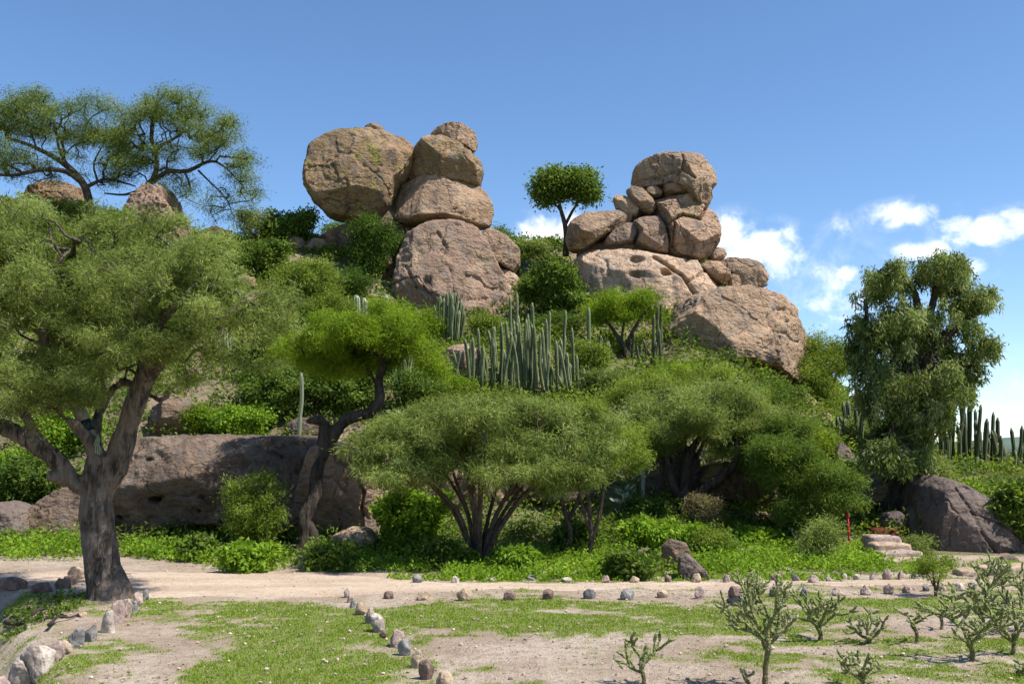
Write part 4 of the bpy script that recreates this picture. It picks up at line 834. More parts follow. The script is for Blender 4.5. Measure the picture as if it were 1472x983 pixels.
SH = [
 ('thorny bush partly hiding the foot of the craggy hilltop outcrop', 200,352,90,54,'olive','fine',1.3),
 ('scrub partly hiding the low ochre hilltop rock', 92,325,80,40,'olive','fine',1.2),
 ('added bush over the lip of the cave below the pepper tree, dark leaves deepening the shade', 1238,690,50,26,'dark','broad',1.8),  # bush added to darken the cave mouth
 ('mixed green scrub bush left of the left tower base', 470,470,90,60,'olivelite','fine',1.3),
 ('leafy bush between the pale cactus tips and the left tower base', 575,470,44,44,'mid','fine',1.3),
 ('bright bush between the vase shaped cactus and the great thicket', 700,482,60,34,'olivelite','fine',1.3),
 ('spreading scrub below the round glossy bush', 800,482,90,36,'mid','fine',1.3),
 ('large olive bush to the left of the yellow green crown', 430,560,110,76,'olivelite','fine',1.2),
 ('tall bush on the far left slope seen through the mesquite', 240,520,110,84,'mid','fine',1.0),
 ('scrubby bush beside the half hidden pale cactus', 375,520,70,60,'olivelite','fine',1.2),
 ('green bush above the umbrella tree at its left', 610,585,90,50,'mid','fine',1.4),
 ('dark dense thorn bush against the shaded left side of the left tower base', 538,402,92,108,'dark','fine',1.3),
 ('round glossy leafy bush between the two rock towers', 793,462,112,100,'mid','broad',2.2),
 ('leafy bush crowning the ridge left of the huge round boulder', 418,352,95,60,'mid','broad',1.9),
 ('airy olive bush on the ridge with sky showing through it', 362,352,62,66,'sage','wispy',1.0),
 ('rounded olive thorn bush in the middle of the upper left slope', 442,462,108,104,'olivelite','fine',1.3),
 ('green bush under the leafy ridge bush', 372,402,92,70,'mid','broad',1.5),
 ('dark green bush above the flat tan slab', 318,412,86,66,'mid','fine',1.2),
 ('pale bush beside the skyline slab left of the ridge', 300,372,70,38,'olivelite','fine',1.1),
 ('olive bush on the slope under the craggy hilltop outcrop', 262,425,96,70,'olivelite','fine',1.2),
 ('low spreading bush below the flat tan slab', 418,496,100,52,'mid','broad',1.6),
 ('dark bush beside the rusty flat rock', 386,545,96,66,'dark','broad',1.7),
 ('deep green bush above the loaf shaped boulder', 395,604,120,86,'mid','broad',1.6),
 ('tangled green bush behind the twisted trunk', 492,598,120,100,'mid','broad',1.7),
 ('bright broad leaved bush on the cliff top beside the scrub draped boulder', 338,632,118,56,'weed','broad',1.7),
 ('yellowish bush spilling over the scrub draped boulder', 288,628,64,52,'bright','fine',1.0),
 ('bright green bush behind the forked trunk of the old mesquite', 92,650,120,70,'weed','broad',1.5),
 ('shaded leafy thicket at the far left behind the old mesquite limb', 40,742,130,100,'mid','broad',1.8),
 ('bright leafy shrub in front of the shaded thicket at the far left', 20,700,110,60,'weed','broad',1.3),
 ('thin olive bush hanging in front of the dark cliff', 362,793,100,132,'olivelite','fine',.8),
 ('broad leaved shrub between the cliff corner and the umbrella tree', 592,792,118,104,'weed','broad',1.6),
 ('lush leafy mound of vine over the brown boulder', 948,800,128,62,'weed','broad',2.0),
 ('vine hummock in front of the leafy mound', 912,832,78,46,'mid','broad',1.8),
 ('soft grey bush above the umbrella tree at its right', 872,575,92,50,'olive','fine',1.3),
 ('yellow green bush between the twisted tree crown and the brown capped boulder', 612,500,62,58,'bright','fine',1.3),
 ('yellow green scrub in front of the brown capped boulder', 648,568,80,32,'bright','fine',1.3),
 ('dark shrub behind the half hidden cactus at the twisted tree', 598,585,70,62,'dark','broad',1.5),
 ('dense green scrub hanging below the rim of the great boulder', 1108,600,96,58,'mid','fine',1.4),
 ('grey bush with pale leaves left of the pepper tree', 1236,650,62,62,'sage','fine',1.1),
 ('bright shrub at the foot of the pale rock slope', 1185,660,56,44,'bright','fine',1.2),
 ('pale drooping shrub at the right foot of the pepper tree', 1340,712,62,80,'sage','wispy',1.3),
 ('bright shrub above the shoulder of the domed boulder', 1385,716,80,24,'weed','broad',1.4),
 ('dense dark shrub at the right edge beside the domed boulder', 1462,790,96,110,'mid','broad',1.9),
 ('green bush under the organ pipe cacti at the right edge', 1436,712,76,28,'mid','fine',1.4),
 ('wispy grey green shrub in the weeds left of the red post', 1178,812,64,76,'sage','wispy',1.6),
 ('small grey bush growing beside the stone steps', 1318,802,56,38,'sage','wispy',1.2),
 ('tall weedy bush right of the leafy mound', 1022,806,76,54,'olivelite','fine',1.4),
 ('green weedy shrub between the table rock and the cave', 1092,786,80,34,'weed','broad',1.3),
 ('small round bush on the ridge right of the left tower', 718,348,30,20,'mid','fine',1.6),
 ('low dry scrub on the ridge left of the lone tree', 762,366,66,20,'sage','fine',1.6),
 ('small bush growing under the huge round boulder', 486,352,46,36,'mid','fine',1.4),
 ('light scrub at the left foot of the left tower base', 520,488,84,36,'olivelite','fine',1.4),
 ('bush behind the skyline boulders at the far left', 70,352,100,50,'mid','fine',1.2),
 ('olive bush below the craggy hilltop outcrop', 150,375,110,64,'olivelite','fine',1.2),
 ('dark clump of bush at the foot of the cliff left of the path edge', 284,806,46,40,'mid','broad',2.0),
 ('pale green mound of bush beside the path under the cliff', 352,822,92,44,'weed','broad',1.8),
 ('shaded bush at the left foot of the umbrella tree', 640,818,90,44,'mid','broad',1.6),
 ('light green bush at the right foot of the umbrella tree', 748,824,64,42,'weed','broad',1.9),
 ('dense green bush behind the slender young mesquites', 830,790,70,50,'mid','broad',1.5),
 ('dark bush in the shade of the right hand mesquite', 925,760,64,50,'dark','broad',1.4),
 ('brown flowering bush below the right hand mesquite', 1008,772,56,68,'dry','fine',.9),
 ('green bush at the left end of the far stone row', 480,818,84,40,'mid','broad',1.8),
 ('bright scrub under the small flat topped acacia', 850,545,66,60,'olivelite','fine',1.3),
 ('yellow green scrub along the top of the pale slope foot', 965,560,90,40,'bright','fine',1.2),
 ('green bush on the slope right of the brown capped boulder', 560,540,70,50,'mid','broad',1.5),
 ('scrub bush high on the slope under the dark ledge', 500,430,70,50,'dark','fine',1.3),
]
for a in SH: shrub(a[0], a[1], a[2], a[3], a[4], a[5], a[6], a[7])
autotree('young thin leaved sapling standing among the stones before the steps', 1345, 858, [(1340,815,0,24,22,.28),(1358,808,.1,17,16,.22),(1328,806,0,14,14,.2)], 'olivelite', 'bark_red', name='sapling', cat='sapling', r0=.016,
 limbs=[[(1345,859,0,.018),(1343,835,0,.014),(1338,810,0,.008),(1332,795,0,.004)],[(1345,858,0,.016),(1350,832,0,.012),(1358,808,0,.006),(1362,795,0,.004)],[(1344,845,0,.01),(1334,825,0,.007),(1326,808,0,.004)]], nleaf=2600, ntip=90, L=.055, Wd=.012, spread=.04, step=.06, tip_r=.0014)

# ---------------------------------------------------------------- weeds and ground cover (nobody could count them)
def carpet(name, bands, mat, seed, shape='quad'):
    g = np.random.default_rng(seed); CC, DD, LL, WW, TT = [], [], [], [], []
    for (x0, x1, ytop, ybot, hpx, nplant, nl, leaf) in bands:
        n = nplant; px = g.uniform(x0, x1, n); py = np.interp(px, np.linspace(x0, x1, len(ytop)), ytop) + (np.interp(px, np.linspace(x0, x1, len(ybot)), ybot) - np.interp(px, np.linspace(x0, x1, len(ytop)), ytop))*g.random(n)
        for a, b in zip(px, py):
            d = ray(a, b)
            if d.z < -.0005 and b > 798: D = -CAMZ/d.z; p = Vector((d.x*D, D, float(Hground(d.x*D, D)[0])))
            else: p = hit(a, b, 12, 50)
            k = p.y/FPX; hh = hpx*k*g.uniform(.45, 1.15); rad = hh*g.uniform(.5, .9)
            m_ = nl; u = g.random(m_)**.5; an = g.uniform(0, 6.28, m_); zz = hh*np.sqrt(np.maximum(0, 1-(u*.95)**2))*g.uniform(.35, 1, m_)
            CC.append(np.stack([p.x+np.cos(an)*u*rad, p.y+np.sin(an)*u*rad, p.z+zz-.02], 1))
            DD.append(np.stack([np.cos(an)*.8, np.sin(an)*.8, g.uniform(-.2, .9, m_)], 1)+g.normal(size=(m_,3))*.5)
            LL.append(np.full(m_, max(leaf, 4.2*k))*g.uniform(.6, 1.3, m_)); WW.append(LL[-1]*g.uniform(.4, .65, m_)); TT.append(np.clip(g.normal(.5, .3)+g.normal(size=m_)*.13, 0, 1))
    C = np.concatenate(CC); o = leaves(name, C, np.concatenate(DD), np.concatenate(LL), np.concatenate(WW), mat, None, (0,0,0), np.concatenate(TT), shape)
    return o
tag(carpet('weeds', [
 (-60,130,[782,782],[806,808],34,150,42,.07), (180,300,[784,788],[802,812],22,110,42,.07), (300,430,[795,800],[818,818],24,90,40,.06),
 (450,700,[792,796],[822,826],22,240,34,.06), (640,880,[796,800],[834,834],22,330,36,.06), (860,1080,[790,795],[830,826],26,290,38,.06),
 (1010,1270,[785,790],[826,824],28,420,38,.06), (1240,1330,[802,806],[826,826],18,90,34,.05), (560,1230,[828,826],[837,834],8,420,22,.04),(1330,1500,[812,812],[826,826],12,70,24,.05)], 'weed', 11),
 'lush band of bright leafy weeds between the path and the rocks', 'weeds', kind='stuff')
tag(carpet('shade_weeds', [(450,900,[765,765],[800,802],30,320,40,.07),(870,1010,[755,762],[790,795],30,150,40,.07),(1010,1200,[775,778],[792,796],22,130,36,.06),(-60,120,[690,700],[760,770],26,130,36,.07),(560,720,[700,700],[780,780],26,90,36,.07),
   (0,115,[862,858],[905,880],16,60,30,.05)], 'mid', 12),
 'darker leafy undergrowth in the shade below the mesquites', 'undergrowth', kind='stuff')
g = np.random.default_rng(31)
n = 9500; yy = g.uniform(20.5, 49, n); xx = g.uniform(-.62, .60, n)*yy
hz = H(xx, yy); keep = fbm(np.stack([xx/3.5, yy/3.5, xx*0], 1), 3, 91) + g.uniform(-.45, .45, n) > -.32
xx, yy, hz = xx[keep], yy[keep], hz[keep]; m_ = 46; nn = len(xx)
rad = g.uniform(.22, .6, nn)[:,None]; hh = rad*g.uniform(.6, 1.3, nn)[:,None]; u = g.random((nn,m_))**.5; an = g.uniform(0, 6.28, (nn,m_))
zz = hh*np.sqrt(np.maximum(0, 1-(u*.95)**2))*g.uniform(.3, 1, (nn,m_))
C = np.stack([xx[:,None]+np.cos(an)*u*rad, yy[:,None]+np.sin(an)*u*rad, hz[:,None]+zz-.03], 2).reshape(-1,3)
Dr = np.stack([np.cos(an)*.8, np.sin(an)*.8, g.uniform(-.1, 1, (nn,m_))], 2).reshape(-1,3)+g.normal(size=(nn*m_,3))*.5
tt = np.clip(np.repeat(g.normal(.45, .22, nn), m_)+g.normal(size=nn*m_)*.13, 0, 1); LL = np.repeat(np.maximum(.10, yy*.0042), m_)*g.uniform(.6, 1.3, nn*m_)
sel = np.repeat(g.random(nn) < .38, m_)
dry_ = np.repeat(g.random(nn) < .13, m_) & ~sel
tag(leaves('dry_scrub', C[dry_], Dr[dry_], LL[dry_], LL[dry_]*.2, 'dry', None, (0,0,0), tt[dry_], 'quad'), 'straw coloured dry twigs and grass between the green scrub on the slope', 'dry scrub', kind='stuff')
gn = ~sel & ~dry_
tag(leaves('hillside_scrub', C[gn], Dr[gn], LL[gn], LL[gn]*.45, 'olivelite', None, (0,0,0), tt[gn], 'quad'), 'low olive green scrub carpeting the slope between the boulders', 'scrub', kind='stuff')
tag(leaves('hillside_herbs', C[sel], Dr[sel], LL[sel]*1.1, LL[sel]*.5, 'mid', None, (0,0,0), tt[sel], 'quad'), 'darker leafy herbs scattered over the slope', 'herbs', kind='stuff')

# ---------------------------------------------------------------- cacti
def cactus_mat(name, valley_shade, ridge):
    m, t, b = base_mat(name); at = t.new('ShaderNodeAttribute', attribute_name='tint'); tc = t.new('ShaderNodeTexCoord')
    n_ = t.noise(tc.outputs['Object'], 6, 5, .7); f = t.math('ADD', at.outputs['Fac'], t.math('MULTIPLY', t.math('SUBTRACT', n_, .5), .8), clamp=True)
    t.link(t.mix(t.maprange(f, .35, .95), valley_shade, ridge), b.inputs['Base Color']); b.inputs['Roughness'].default_value = .6; return m  # pale rib edges, plus groove shade and rib highlight put into the colour
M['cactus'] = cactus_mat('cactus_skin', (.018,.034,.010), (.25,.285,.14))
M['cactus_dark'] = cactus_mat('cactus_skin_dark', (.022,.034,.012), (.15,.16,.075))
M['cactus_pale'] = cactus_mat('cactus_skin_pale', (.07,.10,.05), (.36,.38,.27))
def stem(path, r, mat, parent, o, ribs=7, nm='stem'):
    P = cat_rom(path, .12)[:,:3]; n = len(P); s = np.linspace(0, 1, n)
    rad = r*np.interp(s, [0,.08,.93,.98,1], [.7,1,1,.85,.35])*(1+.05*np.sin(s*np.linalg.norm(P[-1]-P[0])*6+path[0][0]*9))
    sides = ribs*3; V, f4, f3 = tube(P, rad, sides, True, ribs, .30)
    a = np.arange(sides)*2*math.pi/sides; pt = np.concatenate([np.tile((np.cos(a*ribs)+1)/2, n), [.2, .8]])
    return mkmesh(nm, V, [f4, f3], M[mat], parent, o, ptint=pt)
def organ(label, px, py, D, stems_, r=.085, mat='cactus', name='organ_pipe_cactus', group='organ pipe cacti', splay=1.0, ribs=6, perch=False):
    """stems: (x at the base, y at the base, x at the top, y at the top, depth offset)"""
    h = hit(px, py, 18) if D is None else W(px, py, D); D = h.y; root = empty(name, tuple(h)); tag(root, label, 'cactus', group)
    g = np.random.default_rng(int(px*3+py))
    for (xb, yb, xt, yt, dd) in stems_:
        b_ = np.array(W(xb, yb, D+dd)); c0 = np.array(W(xb*.55+px*.45, max(yb, py-2)+3, D+dd*.6)); t_ = np.array(W(xt, yt, D+dd*1.15))
        if not perch: b_[2] = min(b_[2], h.z+.25+abs(xb-px)*D/FPX*.5)
        gz = float(H(c0[0], c0[1])[0]); c0[2] = c0[2] if perch else min(c0[2], gz+.05); 
        path = [list(c0), list(b_*.6+c0*.4+np.array([0,0,-.02])), list(b_*.82+t_*.18), list(b_*.45+t_*.55+g.normal(size=3)*.03), list(t_)]
        stem([q+[0] for q in path], r*g.uniform(.85, 1.12), mat, root, tuple(h), ribs)
    return root
g = np.random.default_rng(17)
# clump standing before the left tower base
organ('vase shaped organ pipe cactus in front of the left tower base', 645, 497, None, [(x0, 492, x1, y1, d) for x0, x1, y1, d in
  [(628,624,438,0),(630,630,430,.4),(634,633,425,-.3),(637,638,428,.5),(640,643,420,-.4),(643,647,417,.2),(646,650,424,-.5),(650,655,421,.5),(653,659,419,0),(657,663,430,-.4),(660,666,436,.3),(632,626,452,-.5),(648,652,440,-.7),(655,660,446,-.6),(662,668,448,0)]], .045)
def thicket(label, x0, x1, env, n, base, r=.036, mat='cactus', D=None, mid=None, dr=1.1, extra=()):
    st = []
    for k in range(n):
        x = x0+(x1-x0)*(k+g.random())/n; top = np.interp(x, [e[0] for e in env], [e[1] for e in env]) + abs(g.normal())*40*g.random()**.6
        dd = g.uniform(-dr, dr); st.append((x+g.normal()*2, base-dd*4, x+g.normal()*7-3, min(top, base-14), dd))
    for (xt, yt) in extra: st.append((xt+g.normal()*3, base, xt, yt, g.uniform(-.5, .5)))
    return organ(label, mid or (x0+x1)/2, base, D, st, r, mat)
thicket('left part of the great organ pipe thicket, with shorter stems against the brown capped boulder', 654, 712, [(654,500),(670,500),(680,480),(700,488),(712,470)], 19, 556, extra=[(687,471),(711,469),(677,488),(658,504),(669,505)])
thicket('middle part of the great organ pipe thicket with its tallest leaning stems', 714, 776, [(714,470),(730,455),(745,450),(760,455),(776,468)], 26, 562, extra=[(733,425),(743,422),(765,435),(759,451),(720,463)])
thicket('right part of the great organ pipe thicket below the round glossy bush', 778, 836, [(778,470),(795,470),(812,480),(824,500),(836,520)], 27, 567, extra=[(790,447),(785,458),(813,446),(822,471),(829,510)])
thicket('dense organ pipe cactus beside the great overhanging boulder', 908, 952, [(908,478),(920,490),(930,480),(940,455),(952,450)], 12, 522, mat='cactus_dark', extra=[(946,440),(951,436),(940,452),(910,475)])
organ('lone tall column cactus right of the great thicket', 849, 545, None, [(848,540,846,442,0),(853,545,854,515,.2)], .05, name='column_cactus', group='column cacti')
organ('short dark columns beside the small acacia trunk', 870, 522, None, [(864,520,863,482,0),(869,520,869,486,.3),(873,520,874,490,-.2)], .08, 'cactus_dark')
organ('row of pale column tips rising behind the yellow green crown', 520, 482, None, [(488,476,487,436,0),(500,476,499,430,.3),(511,476,512,424,0),(524,476,523,428,-.3),(545,478,543,430,0),(554,478,555,424,.2),(519,476,518,436,.5)], .09, 'cactus_pale')
organ('pale organ pipe cactus half hidden behind the old mesquite crown', 328, 516, 30.5, [(314,508,312,446,0),(320,510,319,440,.3),(327,512,326,452,-.3),(333,512,333,460,0),(338,510,340,448,.3),(324,512,322,470,-.5),(343,512,345,482,0)], .1, 'cactus_pale')
organ('slim lone column cactus standing on the cliff edge', 431, 626, 22.4, [(430,624,433,535,0)], .034, name='column_cactus', group='column cacti', mat='cactus_pale')
organ('tall thin column cactus right of the umbrella tree', 926, 742, 21.5, [(925,738,921,598,0)], .034, name='column_cactus', group='column cacti', mat='cactus_pale')
organ('organ pipe cactus half hidden beside the twisted tree', 574, 550, 28, [(566,546,563,500,0),(572,546,573,494,.3),(579,546,583,500,-.3),(585,548,590,508,0),(576,548,577,512,-.5)], .085)
thicket('dark organ pipe cactus behind the right hand mesquite crown', 944, 988, [(944,570),(965,558),(988,570)], 13, 616, mat='cactus_dark', D=23.2, r=.035)
thicket('sparse thin columns on the slope left of the pepper tree', 1200, 1246, [(1200,595),(1220,572),(1246,590)], 10, 645, mat='cactus_dark', r=.05)
organ('thin dark column on the bank above the grey boulder', 1195, 672, 26.0, [(1195,668,1195,622,0),(1188,668,1188,640,.2)], .05, 'cactus_dark', name='column_cactus', group='column cacti')
organ('thin columns at the foot of the pale rock slope', 1142, 618, 28.5, [(1139,614,1138,590,0),(1146,616,1147,595,.2),(1154,618,1155,604,-.2)], .06, 'cactus_dark')
thicket('tall dark organ pipe cactus right of the pepper tree against the sky', 1350, 1424, [(1346,590),(1365,570),(1385,574),(1400,570),(1424,612)], 22, 700, mat='cactus_dark', D=30, r=.048, extra=[(1352,600),(1362,584),(1372,590),(1382,582),(1395,580),(1402,588),(1416,615)])
thicket('tall narrow organ pipe cactus standing against the cloud', 1426, 1450, [(1426,596),(1434,600),(1450,640)], 10, 680, mat='cactus_dark', D=30.5, r=.048, extra=[(1428,592),(1434,600)])
thicket('organ pipe cactus at the right edge of the view', 1456, 1500, [(1456,605),(1480,598),(1500,610)], 12, 675, mat='cactus', D=31, r=.052)
thicket('low dark columns in the shade behind the pepper tree', 1336, 1352, [(1336,625),(1352,615)], 5, 668, mat='cactus_dark', D=31, r=.052)
organ('tiny cactus growing in the fork of the old mesquite', 141, 650, D1-.25, [(140,648,141,624,0),(143,648,144,634,.03)], .022, 'cactus_pale', name='small_cactus', group='column cacti', perch=True)
organ('pair of thin stems on the pale slope above the great overhang', 973, 452, 38, [(972,452,971,430,0),(976,452,977,438,.1)], .07, 'cactus_dark') if False else None
# ---------------------------------------------------------------- prickly pears
def pear(label, px, py, D, n, size, mat='cactus_pale', spread=1.0):
    h = hit(px, py, 14) if D is None else W(px, py, D); root = empty('prickly_pear', tuple(h)); tag(root, label, 'cactus', 'prickly pears'); g = np.random.default_rng(int(px))
    k = h.y/FPX; s = size*k; pads = [(np.array([0,0,0.]), np.array([0,0,1.]), s)]
    V0, F0 = ico(2)
    for i in range(n):
        b_, d_, sz = pads[g.integers(0, len(pads))] if i else pads[0]
        p0 = b_+d_*sz*1.6; d = norm(d_ + g.normal(size=3)*np.array([.9,.5,.4])*spread+np.array([0,0,.25])); pads.append((p0, d, s*g.uniform(.7, 1)))
    for (b_, d, sz) in pads:
        sx = norm(np.cross(d, g.normal(size=3))); ny = np.cross(sx, d); c = b_+d*sz*.9
        V = c + V0[:,0:1]*sx*sz*.55 + V0[:,1:2]*ny*sz*.12 + V0[:,2:3]*d*sz*.95; pt = hash3((V0[:,0]*9).astype(int), (V0[:,1]*9).astype(int), (V0[:,2]*9).astype(int), 3)
        mkmesh('pad', V+np.array(h), F0, M[mat], root, tuple(h), ptint=pt)
pear('pale branching prickly pear in the shade right of the umbrella tree', 902, 735, 21.3, 16, 9)
pear('pale prickly pear growing from the ledge under the huge round boulder', 474, 345, None, 8, 9)
pear('low prickly pear between the rocks at the foot of the cave', 1166, 792, None, 8, 7, 'cactus')
# ---------------------------------------------------------------- chollas
m, t, b = base_mat('cholla_skin'); tc = t.new('ShaderNodeTexCoord'); at = t.new('ShaderNodeAttribute', attribute_name='tint')
vo = t.new('ShaderNodeTexVoronoi'); vo.inputs['Scale'].default_value = 55; t.link(tc.outputs['Object'], vo.inputs['Vector'])
c = t.mix(t.maprange(vo.outputs['Distance'], .15, .6), (.34,.36,.13), (.11,.14,.035)); c = t.mix(at.outputs['Fac'], c, (.13,.085,.05))
t.link(c, b.inputs['Base Color']); bp = t.new('ShaderNodeBump'); bp.inputs['Distance'].default_value = .012; bp.invert = True; t.link(vo.outputs['Distance'], bp.inputs['Height']); t.link(bp.outputs[0], b.inputs['Normal'])
M['cholla'] = m; M['spine'] = plain('cholla_spines', (.55,.50,.36), .7)
def cholla(label, px, py, wpx, hpx, seed, r=.021, nb=4, trunk=.38, depth=3, topdense=1.0, droop=0.0):
    h = hit(px, py, 5); g = np.random.default_rng(seed); k = h.y/FPX; Hh = hpx*k; Ww = wpx*k
    segs = [[] for _ in range(nb+1)]     # 0 is the trunk
    segs[0].append((np.array([[0,0,-.05],[.012,0,Hh*trunk*.5],[g.normal()*.02,g.normal()*.02,Hh*trunk],[g.normal()*.03,g.normal()*.03,Hh*trunk*1.55]]), r*1.35, 1))
    def rec(p, d, L, lv, bi, rr):
        e = p + d*L; md = (p+e)/2 + np.array([0,0,-L*.05]) + g.normal(size=3)*L*.035
        segs[bi].append((np.array([p, md, e]), rr, 0))
        if lv >= depth: return
        for i in range(g.integers(2, 4)):
            q = p + (e-p)*g.uniform(.45, 1) if i else e
            nd = norm(d*.75 + g.normal(size=3)*np.array([.75,.6,.45]) + np.array([0,0,.35-droop]))
            rec(q, nd, L*g.uniform(.55, .9), lv+1, bi, rr*.88)
    for i in range(nb):
        a = 2*math.pi*(i+g.uniform(-.25,.25))/nb + seed; z0 = Hh*trunk*g.uniform(.75, 1.5)
        rec(np.array([0,0,z0]), norm(np.array([math.cos(a)*.95, math.sin(a)*.7, g.uniform(.35,.95)])), Hh*.31*g.uniform(.8, 1.2), 1, i+1, r*.95)
    allp = np.concatenate([s[0] for b_ in segs for s in b_]); sx = (Ww/2)/max(.01, np.percentile(np.abs(allp[:,0]), 98)); sz = (Hh-.02)/allp[:,2].max(); sx = min(max(sx, .6), 1.9)
    root = empty('cholla_cactus', tuple(h)); tag(root, label, 'cactus', 'cholla cacti planted beside the stone rows')
    off = []
    for bi, b_ in enumerate(segs):
        parts = []; tn = []
        for (P, rr, tr) in b_:
            Q = P*np.array([sx, sx, sz]); C = cat_rom(np.hstack([Q, np.zeros((len(Q),1))]), .022)[:,:3]; n = len(C); s = np.linspace(0, 1, n)
            rad = rr*np.interp(s, [0,.12,.85,1], [.75,1,.95,.35]) if not tr else rr*np.interp(s, [0,1], [1.15,.9])
            V, f4, f3 = tube(C, rad, 9, True); nn = len(V); 
            bump = (hash3(np.arange(nn), np.zeros(nn,int), np.zeros(nn,int), seed)-.5); idx = np.minimum(np.arange(nn)//9, n-1)
            V[:n*9] += (V[:n*9]-np.repeat(C, 9, 0))*(bump[:n*9]*.35)[:,None]
            parts.append((V, f4, f3)); tn.append(np.full(nn, .0) if not tr else np.clip(1.0-idx/n*1.1, 0, .85)); off.append((C, rad))
        V, F = join(parts); mkmesh('trunk' if bi == 0 else 'branch', V+np.array(h), F, M['cholla'], root, tuple(h), ptint=np.concatenate(tn))
    C = np.concatenate([a for a, _ in off]); rd = np.concatenate([b2 for _, b2 in off]); m_ = 7; C2 = np.repeat(C, m_, 0); dd = norm(g.normal(size=C2.shape))
    leaves('spines', C2+dd*np.repeat(rd, m_)[:,None]*.8+np.array(h), dd, .026, .0016, 'spine', root, tuple(h), np.full(len(C2), .5))
CH = [('tall bushy cholla cactus with a bare forked foot, biggest in front',1100,994,112,172,3,0.0187,5,.42,4),
 ('small open cholla cactus standing alone left of the big front one',924,988,76,84,5,0.0156,4,.32,3),
 ('tiny spiky cholla stem poking up at the bottom edge',1075,992,22,34,8,0.0133,2,.5,2),
 ('cup shaped dark cholla cactus behind the big front one',1178,920,88,78,9,0.0187,5,.22,3),
 ('finely branched cholla cactus beside the black stone',1086,868,58,52,12,0.0156,5,.22,3),
 ('low sprawling cholla cactus with thick upright joints',1248,925,66,50,14,0.0172,5,.12,3),
 ('low wide cholla cactus at the bottom edge below the sprawling one',1240,990,76,58,16,0.0172,5,.25,3),
 ('small thin trunked cholla cactus with one arm reaching right',1316,924,50,52,20,0.0148,3,.45,2),
 ('large many armed cholla cactus in the middle of the right group',1396,950,118,100,22,0.0195,7,.28,3),
 ('small cholla cactus just behind the large many armed one',1352,905,40,38,25,0.0140,3,.35,2),
 ('bushy cholla cactus on the near side of the right edge',1456,942,70,66,27,0.0172,5,.28,3),
 ('tall feathery cholla cactus near the low stone wall',1424,874,66,80,29,0.0179,6,.3,3),
 ('cholla cactus at the right edge beside the stone row',1468,868,60,60,33,0.0172,5,.28,3),
 ('cholla fragment at the lower right corner of the view',1470,972,30,22,36,0.0156,3,.2,2),
 ('small dull cholla cactus low between the large ones at the right',1440,912,46,46,39,0.0148,4,.3,2)]
CH += [('spreading cholla cactus between the large many armed one and the tall feathery one',1412,900,64,62,41,.021,6,.28,3),
 ('leaning cholla cactus behind the right edge stones',1442,856,52,54,43,.020,5,.3,3),
 ('short open cholla cactus near the sapling',1368,878,40,40,45,.018,4,.35,2),
 ('dense cholla cactus halfway down the right edge',1474,908,60,62,47,.021,6,.25,3)]
for a in CH: cholla(*a[:6], a[6]*.82, a[7]+1, *a[8:])
# ---------------------------------------------------------------- stones in rows
ORD = ['first','second','third','fourth','fifth','sixth','seventh','eighth','ninth','tenth','eleventh','twelfth','thirteenth','fourteenth','fifteenth','sixteenth','seventeenth','eighteenth','nineteenth','twentieth','twenty first','twenty second','twenty third','twenty fourth','twenty fifth','twenty sixth']
CW = {'st_tan':'tan','st_pink':'pinkish','st_white':'whitish','st_grey':'grey','st_red':'reddish brown','st_black':'black'}
def stone(label, px, py, w_, h_, mat, form='round', group=None, seed=0, D=None, name='stone'):
    h = hit(px, py, 6) if D is None else W(px, py, D); k = h.y/FPX; g = np.random.default_rng(seed*7+int(px)*3+int(py)); V, F = ico(5); V = V.copy()
    sx, sz, sy = w_*k*.5, h_*k*.62, w_*k*.5*g.uniform(.7, 1.0); V = np.sign(V)*np.abs(V)**.85
    if form == 'point': V[:,:2] *= (1-.55*ss(V[:,2], -.3, 1))[:,None]; V[:,0] += .15*V[:,2]
    if form == 'block': V = np.sign(V)*np.abs(V)**.72
    P = V*np.array([sx, sy, sz])
    for i in range(14):
        n = norm(g.normal(size=3)); d = P@n; lim = d.max()*g.uniform(.62, .9); P -= np.outer(np.maximum(d-lim, 0)*.92, n)
    P += norm(P)*(((fbm(P/(sx*.8)+seed*3.3+px, 4, 7, .6)*.24+fbm(P/(sx*.3)+seed*1.3+px, 3, 8, .6, ridge=True)*.07)*sx)[:,None]); P *= np.array([sx, sy, sz])/np.abs(P).max(0)
    o = mkmesh(name, P+np.array([0,0,0]), F, M[mat]); o.location = (h.x, h.y, h.z+sz*.50); o.rotation_euler = (g.normal()*.06, g.normal()*.08, g.uniform(-.5,.5))
    return tag(o, label, 'stone', group)
far = [(600,838,15,14,'st_grey','round'),(655,838,13,14,'st_white','point'),(708,835,14,6,'st_white','round'),(763,834,12,9,'st_grey','point'),(816,836,18,8,'st_white','round'),(870,838,12,14,'st_pink','point'),(913,838,17,11,'st_tan','round'),
 (960,836,10,12,'st_red','block'),(1001,838,15,18,'st_tan','point'),(1044,837,11,12,'st_pink','round'),(1113,835,11,12,'st_red','block'),(1143,836,13,13,'st_grey','round'),(1169,838,16,16,'st_pink','point'),(1191,835,9,11,'st_white','point'),(1214,833,7,11,'st_white','block'),
 (1233,833,9,9,'st_white','round'),(1254,834,8,14,'st_white','point'),(1276,834,14,18,'st_pink','point'),(1295,833,11,15,'st_pink','point'),(1315,832,10,8,'st_grey','round'),(1396,828,12,6,'st_grey','round'),(1424,826,10,6,'st_white','round')]
for i, a in enumerate(far): stone(f'{CW[a[4]]} stone, {ORD[i]} from the left in the far stone row by the weeds', *a, group='stones in the far row', seed=i)
